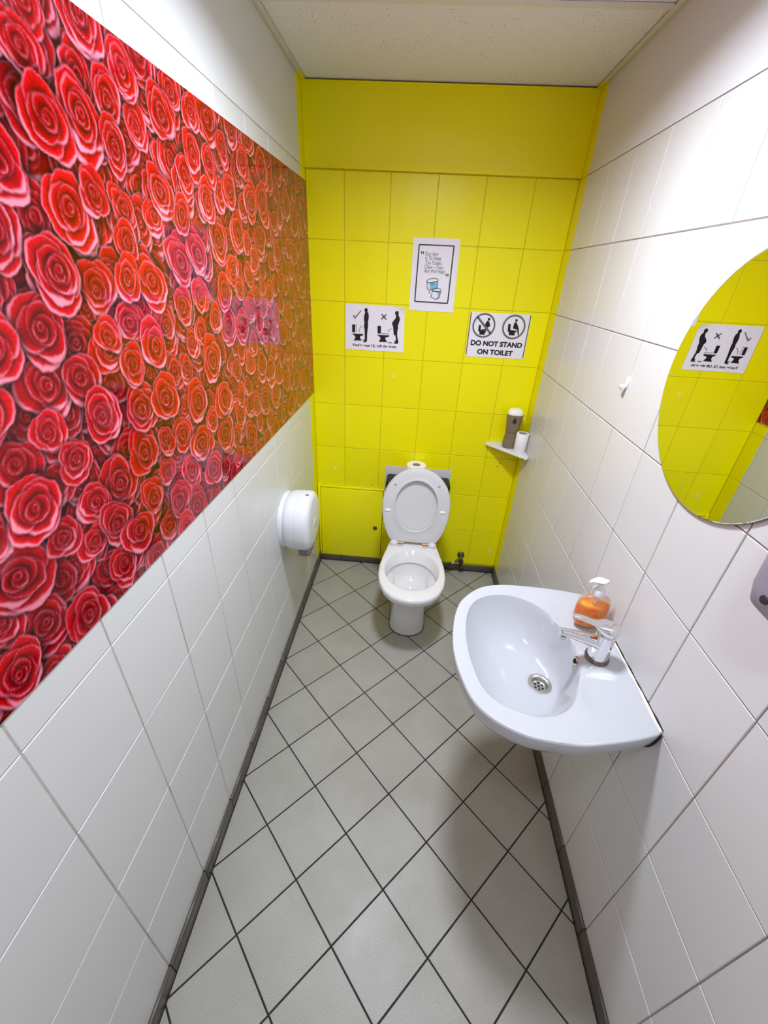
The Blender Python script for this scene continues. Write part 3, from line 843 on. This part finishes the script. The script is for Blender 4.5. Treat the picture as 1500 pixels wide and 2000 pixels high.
# overflow opening, tilted to the bowl side under the tap
ov = lathe('overflow', [(0.0125, -0.001), (0.0125, 0.0012), (0.0095, 0.0016), (0.008, 0.0), (0.008, -0.006), (0.0, -0.006)], (0, 0, 0), 28, 'x', cap=False)
ov.transform(Matrix.Translation((1.0185, -1.398, 0.791)) @ Matrix.Rotation(math.radians(180 + 38), 4, 'Y'))
ovo = obj('overflow', ov, M['chrome'], ba)
oh = lathe('overflow_hole', [(0.0078, -0.0058), (0.0078, -0.0050), (0.0, -0.0050)], (0, 0, 0), 24, 'x')
oh.transform(Matrix.Translation((1.0185, -1.398, 0.791)) @ Matrix.Rotation(math.radians(180 + 38), 4, 'Y'))
obj('overflow_hole', oh, M['dark_gap'], ovo)
obj('silicone_bead', tube('silicone_bead', [(W - 0.003, y, 0.8085 + 0.0012 * math.sin(37 * y)) for y in np.linspace(-1.145, -1.598, 40)], [0.0045 + 0.001 * math.sin(53 * y + 1) for y in np.linspace(-1.145, -1.598, 40)], 10), M['silicone'], ba)
obj('mouldy_joint', tube('mouldy_joint', [(W - 0.0008, y, 0.8135 + 0.0006 * math.sin(91 * y)) for y in np.linspace(-1.30, -1.598, 40)], [0.0012 + 0.0011 * math.sin(67 * y) ** 2 for y in np.linspace(-1.30, -1.598, 40)], 8), M['mould'], ba)
obj('mouldy_joint', tube('mouldy_joint', [(W - 0.003, -1.6005, 0.803), (W - 0.005, -1.6, 0.79), (W - 0.009, -1.599, 0.77), (W - 0.014, -1.5965, 0.755), (W - 0.02, -1.592, 0.746)], [0.003, 0.0045, 0.005, 0.0045, 0.003], 10), M['mould'], ba)

# ------------------------------------------------------------------ tap
TX, TY, TZ = 1.070, -1.395, 0.8105
fa = thing('mixer_tap', (TX, TY, TZ), 'chrome single lever mixer tap on the washbasin', 'tap')
obj('base_ring', lathe('base_ring', [(0.0305, TZ - 0.002), (0.0305, TZ + 0.004), (0.029, TZ + 0.006), (0.0, TZ + 0.006)], (TX, TY, 0), 40), M['aged_metal'], fa)
obj('body', lathe('body', [(0.0265, TZ + 0.005), (0.0262, TZ + 0.02), (0.0245, TZ + 0.045), (0.0242, TZ + 0.075), (0.0245, TZ + 0.086), (0.02, TZ + 0.088), (0.0, TZ + 0.088)], (TX, TY, 0), 40), M['chrome'], fa)
sp_ = obj('spout', tube('spout', smooth_path([(TX - 0.004, TY, TZ + 0.048), (TX - 0.03, TY, TZ + 0.058), (TX - 0.07, TY, TZ + 0.070), (TX - 0.105, TY, TZ + 0.0785), (TX - 0.118, TY, TZ + 0.0795)], 6),
          [0.021 - 0.009 * min(1, k / 18) for k in range(25)], 20, [0.017 - 0.007 * min(1, k / 18) for k in range(25)]), M['chrome'], fa)
obj('aerator', lathe('aerator', [(0.0085, TZ + 0.058), (0.0085, TZ + 0.068), (0.0, TZ + 0.068)], (TX - 0.106, TY, 0), 24), M['steel'], sp_)
# lever: flat cap that runs out into a handle
lv = []
for s in np.linspace(0, 1, 22):
    x = TX + 0.027 - 0.122 * s
    hw = 0.027 * math.sqrt(max(0.0, 1 - ((0.25 - s) / 0.25) ** 2)) if s < 0.25 else 0.027 - 0.0165 * ss(0.25, 0.62, s) - 0.003 * ss(0.8, 1, s)
    hw = max(hw, 0.004); top = TZ + 0.112 + 0.006 * math.sin(min(1, s / 0.3) * math.pi / 2) + 0.022 * ss(0.35, 1.0, s)
    th = 0.030 - 0.022 * ss(0.3, 0.6, s)
    lv.append([(x, TY + hw * math.copysign(abs(math.cos(a)) ** 0.6, math.cos(a)), top - th / 2 + th / 2 * math.copysign(abs(math.sin(a)) ** 0.6, math.sin(a))) for a in [2 * math.pi * k / 24 for k in range(24)]])
obj('lever', loft('lever', lv, True, True, True, 60), M['chrome'], fa)

# ------------------------------------------------------------------ soap bottle
SX, SY, SZ = 1.086, -1.268, 0.8085
so = thing('soap_bottle', (SX, SY, SZ), 'clear pump bottle of orange liquid soap behind the tap', 'soap bottle')
def bottle_rings(prof, n=40, sx=1.0, sy=0.62):
    return [[(SX + r * sx * math.cos(2 * math.pi * k / n), SY + r * sy * math.sin(2 * math.pi * k / n), SZ + h) for k in range(n)] for r, h in prof]
shell = [(0.028, 0.0), (0.036, 0.003), (0.041, 0.012), (0.0455, 0.035), (0.0465, 0.06), (0.044, 0.085), (0.038, 0.099), (0.026, 0.107), (0.016, 0.110), (0.0145, 0.118)]
obj('bottle', loft('bottle', bottle_rings(shell), True, True, True, 70), M['clear'], so)
liq = [(0.026, 0.002), (0.034, 0.0045), (0.039, 0.013), (0.0435, 0.035), (0.0445, 0.06), (0.043, 0.076)]
obj('liquid', loft('liquid', bottle_rings(liq, sy=0.6), True, True, True, 50), M['soap'], so)
obj('dip_tube', tube('dip_tube', [(SX, SY, SZ + 0.01), (SX, SY, SZ + 0.11)], 0.003, 10), M['white_plastic'], so)
obj('pump_collar', lathe('pump_collar', [(0.0165, SZ + 0.112), (0.0165, SZ + 0.128), (0.014, SZ + 0.131), (0.0075, SZ + 0.133), (0.0075, SZ + 0.150), (0.0, SZ + 0.150)], (SX, SY, 0), 30), M['white_plastic'], so)
hp = []
for s in np.linspace(0, 1, 16):
    x = SX + 0.018 - 0.052 * s
    hw = max(0.0025, 0.0155 * math.sin(min(1.0, 0.12 + s * 1.9) * math.pi / 2) * (1 - 0.72 * ss(0.4, 1, s)))
    zc = SZ + 0.156 + 0.003 * math.sin(s * math.pi) - 0.004 * ss(0.75, 1.0, s)
    hp.append([(x, SY + hw * math.cos(a), zc + (0.0065 - 0.003 * s) * math.sin(a)) for a in [2 * math.pi * k / 16 for k in range(16)]])
obj('pump_head', loft('pump_head', hp, True, True, True, 70), M['white_plastic'], so)

# ------------------------------------------------------------------ toilet
TC = (0.592, -0.55)
half = [(-.790, .001), (-.785, .045), (-.765, .092), (-.725, .130), (-.665, .156), (-.60, .166), (-.53, .165), (-.46, .155), (-.39, .141), (-.33, .130), (-.27, .122), (-.225, .112), (-.205, .085), (-.20, .001)]
rim_poly = [(TC[0] + d, y) for y, d in half] + [(TC[0] - d, y) for y, d in half[::-1]]
NT_ = 96
AT = [2 * math.pi * k / NT_ for k in range(NT_)]
Rr_ = polar(rim_poly, TC, AT)
def ped(hw, front, back):
    out = [(TC[0] + hw * math.cos(math.pi * k / 40), back - 0.05 + 0.05 * math.sin(math.pi * k / 40)) for k in range(41)]
    out += [(TC[0] - hw * math.cos(math.pi * k / 40), front + hw * 0.9 - hw * 0.9 * math.sin(math.pi * k / 40)) for k in range(41)]
    return polar(out, TC, AT)
def egg(rx, front, back):
    cy = (front + back) / 2; ry = (back - front) / 2
    return polar([(TC[0] + rx * math.cos(2 * math.pi * k / 90), cy + ry * math.sin(2 * math.pi * k / 90)) for k in range(90)], TC, AT)
P0, P1, P2 = ped(.095, -.617, -.20), ped(.084, -.637, -.20), ped(.083, -.660, -.20)
R = []
def rg_(rad, z): R.append([(TC[0] + r * math.cos(a), TC[1] + r * math.sin(a), z) for r, a in zip(rad, AT)])
rg_(P0, 0.0); rg_(P0, 0.012); rg_(ped(.092, -.620, -.20), 0.05); rg_(P1, 0.14); rg_(P1 * .35 + P2 * .65, 0.24); rg_(P2, 0.295)
rg_(P2 * .72 + (Rr_ - .03) * .28, 0.312); rg_(P2 * .38 + (Rr_ - .022) * .62, 0.328); rg_(Rr_ - .020, 0.343); rg_(Rr_ - .007, 0.360); rg_(Rr_ - .001, 0.378)
rg_(Rr_, 0.388); rg_(Rr_ - .002, 0.396); rg_(Rr_ - .006, 0.4005); rg_(Rr_ - .012, 0.402)
I0 = egg(.134, -.712, -.395)
rg_(I0 + .012, 0.402); rg_(I0 + .004, 0.4005); rg_(I0, 0.396); rg_(egg(.128, -.705, -.415), 0.372); rg_(egg(.123, -.70, -.432), 0.350)
rg_(egg(.126, -.703, -.428), 0.346); rg_(egg(.127, -.704, -.426), 0.338); rg_(egg(.121, -.690, -.432), 0.322); rg_(egg(.110, -.652, -.442), 0.300)
rg_(egg(.095, -.644, -.455), 0.275); rg_(egg(.074, -.640, -.480), 0.256); rg_(egg(.054, -.637, -.515), 0.246); rg_(egg(.046, -.634, -.525), 0.235); rg_(egg(.042, -.628, -.525), 0.17); rg_(egg(.03, -.61, -.53), 0.12)
to = thing('toilet', (TC[0], TC[1], 0), 'white ceramic toilet with seat and lid raised against the yellow wall', 'toilet')
obj('bowl', loft('bowl', R, True, True, True, 50), M['ceramic_wc'], to)
obj('water', loft('water', [[(TC[0] + r * math.cos(a), TC[1] + r * math.sin(a), 0.185) for r, a in zip(egg(.0432, -.629, -.5245), AT)]] * 1 + [[(TC[0], -0.577, 0.185)] * NT_], False, False, True), M['water'], to)
obj('base_seal', loft('base_seal', [[(TC[0] + (r + .003) * math.cos(a), TC[1] + (r + .003) * math.sin(a), 0.0002) for r, a in zip(P0, AT)], [(TC[0] + (r + .003) * math.cos(a), TC[1] + (r + .003) * math.sin(a), 0.003) for r, a in zip(P0, AT)], [(TC[0] + (r - .002) * math.cos(a), TC[1] + (r - .002) * math.sin(a), 0.004) for r, a in zip(P0, AT)]]), M['mould'], to)
# seat and lid, leaning back
AL = math.radians(9)
HG = Vector((TC[0], -0.335, 0.418))
def seat_pt(sx, u, w):      # sx across, u up the lid, w towards the room
    return HG + Vector((sx, math.sin(AL) * u - math.cos(AL) * w, math.cos(AL) * u + math.sin(AL) * w))
hs = [(.0, .10), (.004, .118), (.018, .131), (.045, .145), (.085, .160), (.13, .171), (.18, .1755), (.225, .1755), (.27, .168), (.315, .150), (.355, .121), (.385, .085), (.402, .047), (.409, .001)]
SC_ = (0.0, 0.205)
sp_poly = [(d, u) for u, d in hs] + [(-d, u) for u, d in hs[::-1]]
Rs = polar(sp_poly, SC_, AT)
Rh = polar([(0.1115 * math.cos(2 * math.pi * k / 90), 0.2085 + 0.1395 * math.sin(2 * math.pi * k / 90)) for k in range(90)], SC_, AT)
def sring(rad, w): return [seat_pt(SC_[0] + r * math.cos(a), SC_[1] + r * math.sin(a), w) for r, a in zip(rad, AT)]
seat = obj('seat', loft('seat', [sring(Rs - .004, -0.002), sring(Rs - .001, 0.002), sring(Rs, 0.008), sring(Rs - .002, 0.0125), sring(Rs - .007, 0.0145), sring(Rs * .5 + Rh * .5, 0.0155), sring(Rh + .010, 0.0160), sring(Rh + .004, 0.0185), sring(Rh, 0.0165), sring(Rh - .001, 0.006), sring(Rh + .003, -0.002)]), M['seat'], to)
obj('lid', loft('lid', [sring(Rs * 0.02, -0.018), sring(Rs - .012, -0.018), sring(Rs + .001, -0.015), sring(Rs + .003, -0.008), sring(Rs + .002, -0.0032), sring(Rs - .003, -0.0025), sring(Rs - .02, -0.0035), sring(Rs - .06, -0.006), sring(Rs * 0.02, -0.006)], True, True), M['seat'], to)
for px, py in ((757.5, 996), (864.3, 1001.5)):
    dd = CM @ np.array([(px - 750) / FPX, 1.0, -(py - 1000) / FPX]); n = np.array([0, -math.cos(AL), math.sin(AL)])
    t = n @ (np.array(seat_pt(0, 0, .015)) - CAM) / (n @ dd); w = CAM + t * dd
    b = lathe('bumper', [(0.0, 0.006), (0.5, 0.0055), (0.85, 0.003), (1.0, 0.0), (1.0, -0.003), (0.0, -0.003)][::-1], (0, 0, 0), 24)
    b.transform(Matrix.Translation(w) @ Matrix.Rotation(math.pi / 2 - AL * 1.0, 4, 'X') @ Matrix.Diagonal((0.0165, 0.0085, 1.0, 1)))
    obj('bumper', b, M['cream_plastic'], seat)
for px, py, tl in ((772.5, 946.8, -35), (858.0, 950.8, 32)):
    dd = CM @ np.array([(px - 750) / FPX, 1.0, -(py - 1000) / FPX]); n = np.array([0, -math.cos(AL), math.sin(AL)])
    t = n @ (np.array(seat_pt(0, 0, .0150)) - CAM) / (n @ dd); w = CAM + t * dd
    b = lathe('slot', [(1.0, -0.001), (1.0, 0.0006), (0.0, 0.0006)], (0, 0, 0), 20)
    b.transform(Matrix.Translation(w) @ Matrix.Rotation(math.pi / 2 - AL, 4, 'X') @ Matrix.Rotation(math.radians(tl), 4, 'Z') @ Matrix.Diagonal((0.0085, 0.0028, 1.0, 1)))
    obj('slot', b, M['grey_plastic'], seat)
for sgn in (-1, 1):
    hx = TC[0] + sgn * 0.103
    obj('hinge', lathe('hinge', [(0.0, 0.402), (0.022, 0.402), (0.023, 0.412), (0.021, 0.420), (0.014, 0.425), (0.0, 0.426)], (hx, -0.352, 0), 24, sx=1.0, sy=0.75), M['seat'], to)
    obj('hinge_arm', box('hinge_arm', (hx - 0.012, -0.350, 0.410), (hx + 0.012, -0.328, 0.432), 0.004), M['seat'], to)
    bx_ = TC[0] + sgn * 0.066
    obj('hinge_bolt', box('hinge_bolt', (bx_ - 0.011, -0.366, 0.4015), (bx_ + 0.011, -0.350, 0.409), 0.003), M['brass'], to)
    obj('hinge_pin', tube('hinge_pin', [(bx_ - 0.016, -0.345, 0.413), (bx_ + 0.016, -0.345, 0.413)], 0.005, 12), M['brass'], to)
# outlet to the wall
obj('outlet_pipe', tube('outlet_pipe', [(TC[0], -0.22, 0.19), (TC[0], -0.0005, 0.18)], 0.055, 28), M['ceramic_wc'], to)

# ------------------------------------------------------------------ low cistern behind the lid, with spare roll on it
ci = thing('toilet_cistern', (0.598, 0, 0.50), 'slim black cistern under a light grey strip behind the toilet lid', 'cistern')
obj('cistern_body', box('cistern_body', (0.416, -0.118, 0.500), (0.780, -0.0012, 0.662), 0.016, 4), M['black'], ci)
obj('wall_strip', box('wall_strip', (0.404, -0.0032, 0.520), (0.786, -0.0002, 0.7075), 0.0006, 1), M['grey_sheet'], ci)
RX, RY, RZ = 0.580, -0.064, 0.6622
sr_ = thing('toilet_roll', (RX, RY, RZ), 'toilet roll standing behind the raised toilet lid', 'toilet roll')
obj('paper_roll', lathe('paper_roll', [(0.022, RZ), (0.052, RZ), (0.0545, RZ + 0.003), (0.0545, RZ + 0.089), (0.053, RZ + 0.092), (0.022, RZ + 0.092), (0.0215, RZ + 0.09), (0.0215, RZ + 0.001)], (RX, RY, 0), 48), M['tissue'], sr_)
obj('card_core', lathe('card_core', [(0.0213, RZ + 0.0005), (0.0213, RZ + 0.0915), (0.020, RZ + 0.0915), (0.020, RZ + 0.02), (0.0, RZ + 0.02)], (RX, RY, 0), 36), M['core'], sr_)

# ------------------------------------------------------------------ supply valve
va = thing('angle_valve', (0.915, 0, 0.12), 'tarnished angle valve with dark hose low on the yellow wall', 'valve')
vx, vz = 0.915, 0.118
obj('wall_flange', lathe('wall_flange', [(0.0, -0.0145), (0.018, -0.0145), (0.022, -0.010), (0.023, -0.0005)], (vx + .004, 0, vz + .006), 28, 'y'), M['aged_metal'], va)
obj('valve_body', tube('valve_body', [(vx + .004, -0.012, vz + .006), (vx, -0.055, vz)], 0.0105, 18), M['aged_metal'], va)
obj('knob', lathe('knob', [(0.0, -0.082), (0.013, -0.080), (0.0155, -0.074), (0.0155, -0.062), (0.011, -0.056), (0.0, -0.055)], (vx, 0, vz), 20, 'y'), M['dark_plastic'], va)
obj('side_outlet', tube('side_outlet', [(vx, -0.042, vz), (vx - 0.02, -0.046, vz - 0.012), (vx - 0.034, -0.048, vz - 0.02)], [0.0085, 0.0085, 0.0065], 16), M['aged_metal'], va)
obj('copper_tail', tube('copper_tail', [(vx - 0.034, -0.048, vz - 0.02), (vx - 0.065, -0.056, vz - 0.038)], 0.005, 12), M['brass'], va)
obj('hose', tube('hose', smooth_path([(vx - 0.055, -0.054, vz - 0.032), (vx - 0.10, -0.066, vz - 0.055), (vx - 0.165, -0.10, vz - 0.078), (vx - 0.215, -0.15, vz - 0.03), (vx - 0.245, -0.17, vz + 0.10)]), 0.011, 14), M['hose'], va)

# ------------------------------------------------------------------ jumbo paper dispenser on the left wall
DY, DZ = -0.642, 0.695
pd = thing('paper_dispenser', (0, DY, DZ - 0.13), 'round white toilet paper dispenser on the left wall', 'dispenser')
def dring(rad, x, e=2.35, n=72, dz=0.0):
    out = []
    for k in range(n):
        a = 2 * math.pi * k / n; c, s = math.cos(a), math.sin(a)
        q = rad / (abs(c) ** e + abs(s) ** e) ** (1 / e)
        out.append((x, DY + q * c, DZ + q * s + dz))
    return out
obj('back_plate', loft('back_plate', [dring(.122, 0.0002), dring(.122, 0.012), dring(.119, 0.017), dring(.110, 0.020)], True, True), M['white_plastic'], pd)
obj('drum', loft('drum', [dring(.112, 0.014), dring(.123, 0.024), dring(.1275, 0.038), dring(.1285, 0.060), dring(.1280, 0.0705)], True, True), M['white_plastic'], pd)
cv_ = obj('cover', loft('cover', [dring(.1265, 0.0695), dring(.1297, 0.0715), dring(.1297, 0.105), dring(.126, 0.118), dring(.116, 0.128), dring(.097, 0.1325), dring(.04, 0.135), dring(.002, 0.1352)], True, True), M['white_plastic'], pd)
# smoked window that hangs under the lower edge of the cover
obj('smoked_window', box('smoked_window', (0.0725, DY - 0.092, DZ - 0.139), (0.1265, DY + 0.092, DZ - 0.098), 0.012, 3), M['grey_plastic'], cv_)
obj('key_slot', box('key_slot', (0.098, DY - 0.010, DZ + 0.127), (0.112, DY + 0.004, DZ + 0.1303), 0.002), M['grey_plastic'], cv_)
obj('front_badge', lathe('front_badge', [(0.0, 0.1362), (0.024, 0.1360), (0.026, 0.1345), (0.026, 0.131)], (0, DY, DZ - 0.005), 32, 'x'), M['white_plastic'], cv_)

# ------------------------------------------------------------------ corner shelf and what stands on it
KZ = 0.896
ks = thing('corner_shelf', (W, 0, KZ - 0.014), 'white triangular shelf in the corner of yellow and right walls', 'shelf')
tri = [(0.950, -0.001), (W - 0.001, -0.001), (W - 0.001, -0.197), (W - 0.012, -0.200), (0.949, -0.012)]
def slab(name, poly, z0, z1, bev=0.002):
    bm = bmesh.new(); f = bm.faces.new([bm.verts.new((x, y, z0)) for x, y in poly])
    r = bmesh.ops.extrude_face_region(bm, geom=[f]); bmesh.ops.translate(bm, vec=(0, 0, z1 - z0), verts=[v for v in r['geom'] if isinstance(v, bmesh.types.BMVert)])
    bmesh.ops.recalc_face_normals(bm, faces=bm.faces[:])
    bmesh.ops.bevel(bm, geom=bm.edges[:], offset=bev, segments=2, affect='EDGES')
    me_ = bpy.data.meshes.new(name); bm.to_mesh(me_); bm.free(); return me_
obj('shelf_board', slab('shelf_board', tri, KZ - 0.013, KZ), M['white_plastic'], ks)
obj('edge_band', slab('edge_band', [(0.9475, -0.0145), (W - 0.0125, -0.2025), (W - 0.0115, -0.1995), (0.9495, -0.0115)], KZ - 0.0155, KZ - 0.0035, 0.0008), M['cream_plastic'], ks)
obj('bracket', box('bracket', (0.995, -0.028, KZ - 0.027), (1.018, -0.0005, KZ - 0.013), 0.001, 1), M['dark_plastic'], ks)
obj('bracket', box('bracket', (W - 0.026, -0.165, KZ - 0.027), (W - 0.0005, -0.145, KZ - 0.013), 0.001, 1), M['dark_plastic'], ks)

AX, AY = 1.063, -0.062
af = thing('air_freshener', (AX, AY, KZ), 'taupe automatic air freshener with pale top on the corner shelf', 'air freshener')
def aring(rx, ry, z, e=2.6, n=44, dx=0.0):
    out = []
    for k in range(n):
        a = 2 * math.pi * k / n; c, s = math.cos(a), math.sin(a); q = 1 / (abs(c) ** e + abs(s) ** e) ** (1 / e)
        out.append((AX + dx + rx * q * c, AY + ry * q * s, z))
    return out
rt_ = math.radians(0)
obj('lower_body', loft('lower_body', [aring(.034, .032, KZ + .0005), aring(.0365, .034, KZ + .004), aring(.0355, .033, KZ + .03), aring(.0325, .031, KZ + .06), aring(.031, .030, KZ + .0835)], True, True), M['taupe'], af)
fb = obj('front_cover', loft('front_cover', [aring(.0315, .0305, KZ + .085), aring(.0325, .031, KZ + .088), aring(.0345, .0325, KZ + .115), aring(.0385, .035, KZ + .15), aring(.0405, .0365, KZ + .172), aring(.040, .036, KZ + .178)], True, True), M['taupe'], af)
obj('top_cap', loft('top_cap', [aring(.0395, .0355, KZ + .1785), aring(.039, .035, KZ + .186), aring(.034, .031, KZ + .198), aring(.023, .022, KZ + .2055), aring(.002, .002, KZ + .207)], True, True), M['cream_plastic'], af)
drop = [(0.0, 0.017), (0.006, 0.006), (0.0095, -0.003), (0.008, -0.010), (0.0, -0.0135), (-0.008, -0.010), (-0.0095, -0.003), (-0.006, 0.006)]
drop = closed_spline(drop, 4)
c_ = hit(1005.5, 822.5, 1, AY - 0.037)
V = [(c_[0] + x, AY - 0.0345 - 0.0035, c_[2] + z) for x, z in drop] + [(c_[0] + x, AY - 0.025, c_[2] + z) for x, z in drop]
nn = len(drop)
obj('sensor_window', mesh('sensor_window', V, [tuple(range(nn))] + [(j, (j + 1) % nn, nn + (j + 1) % nn, nn + j) for j in range(nn)]), M['dark_plastic'], fb)

tr_ = thing('toilet_roll', (1.108, -0.118, KZ), 'nearly used up white paper roll on the corner shelf', 'toilet roll')
obj('paper_roll', lathe('paper_roll', [(0.0215, KZ + .0005), (0.030, KZ + .0005), (0.031, KZ + .002), (0.031, KZ + .096), (0.030, KZ + .0975), (0.0215, KZ + .0975), (0.021, KZ + .096), (0.021, KZ + .001)], (1.108, -0.118, 0), 40), M['tissue'], tr_)
obj('card_core', lathe('card_core', [(0.0208, KZ + .001), (0.0208, KZ + .097), (0.0195, KZ + .097), (0.0195, KZ + .01), (0.0, KZ + .01)], (1.108, -0.118, 0), 32), M['core'], tr_)

# ------------------------------------------------------------------ wall hook
hk = thing('wall_hook', (W, -0.927, 1.41), 'small white adhesive hook on the right wall left of the mirror', 'hook')
b = lathe('hook_plate', [(1.0, -0.0002), (1.0, -0.003), (0.8, -0.005), (0.0, -0.0055)], (0, 0, 0), 28, 'x')
b.transform(Matrix.Translation((W, -0.927, 1.428)) @ Matrix.Diagonal((1, 0.0115, 0.019, 1)))
obj('hook_plate', b, M['white_plastic'], hk)
obj('hook_arm', tube('hook_arm', smooth_path([(W - 0.004, -0.927, 1.425), (W - 0.008, -0.927, 1.414), (W - 0.013, -0.927, 1.411), (W - 0.0155, -0.927, 1.417), (W - 0.016, -0.927, 1.424)], 6), [0.008] * 8 + [0.0095] * 9 + [0.0095] * 5 + [0.008, 0.005, 0.003], 16, [0.003] * 25), M['white_plastic'], hk)

# ------------------------------------------------------------------ soap dispenser cut by the right edge of the picture
ds = thing('wall_dispenser', (W, -1.716, 1.27), 'grey wall dispenser at the right edge beside the mirror', 'dispenser')
def wring(z, hy, dp, e=3.2, n=40):
    out = []
    for k in range(n):
        a = math.pi * k / (n - 1); c, s = math.cos(a), math.sin(a); q = 1 / (abs(c) ** e + abs(s) ** e) ** (1 / e)
        out.append((W - 0.0003 - dp * q * s, -1.716 - hy * q * c, z))
    return out
dw = obj('body', loft('body', [wring(1.258, .040, .065), wring(1.261, .050, .080), wring(1.271, .058, .092), wring(1.298, .064, .098), wring(1.348, .066, .10), wring(1.428, .066, .098), wring(1.458, .063, .090), wring(1.468, .052, .07)], True, True), M['lilac_plastic'], ds)
obj('level_window', lathe('level_window', [(0.0, W - 0.1005), (0.006, W - 0.100), (0.007, W - 0.098), (0.007, W - 0.088)], (0, -1.712, 1.294), 24, 'x'), M['dark_plastic'], dw)

# ------------------------------------------------------------------ ceiling lamps (out of the picture: the room's light and an added fill)
def ceiling_lamp(x, y, power, label):
    lp = thing('ceiling_lamp', (x, y, ZC - 0.05), label, 'lamp', 'round ceiling lamps')
    obj('lamp_base', lathe('lamp_base', [(0.0, ZC + 0.0035), (0.118, ZC + 0.0035), (0.118, ZC - 0.018), (0.108, ZC - 0.020), (0.104, ZC - 0.012), (0.0, ZC - 0.012)], (x, y, 0), 48), M['white_plastic'], lp)
    obj('lamp_diffuser', lathe('lamp_diffuser', [(0.103, ZC - 0.0125), (0.103, ZC - 0.015), (0.0, ZC - 0.015)], (x, y, 0), 48), M['lamp'], lp)
    ld = bpy.data.lights.new('lamp_light', 'AREA'); ld.shape = 'DISK'; ld.size = 0.2; ld.energy = power; ld.color = [min(1.0, c / max(LAMP_COLOR)) for c in LAMP_COLOR]
    ld.spread = math.radians(LAMP_SPREAD)
    lo = bpy.data.objects.new('lamp_light', ld); COL.objects.link(lo); lo.location = (0, 0, 0.05 - 0.0165); lo.parent = lp
ceiling_lamp(LAMP[0], LAMP[1], LAMP_POWER, 'round white ceiling lamp above the washbasin and mirror')
ceiling_lamp(0.57, -2.25, FILL_POWER, 'round white fill lamp added by the entrance door behind the viewer')  # added fill, brightens the near walls and floor
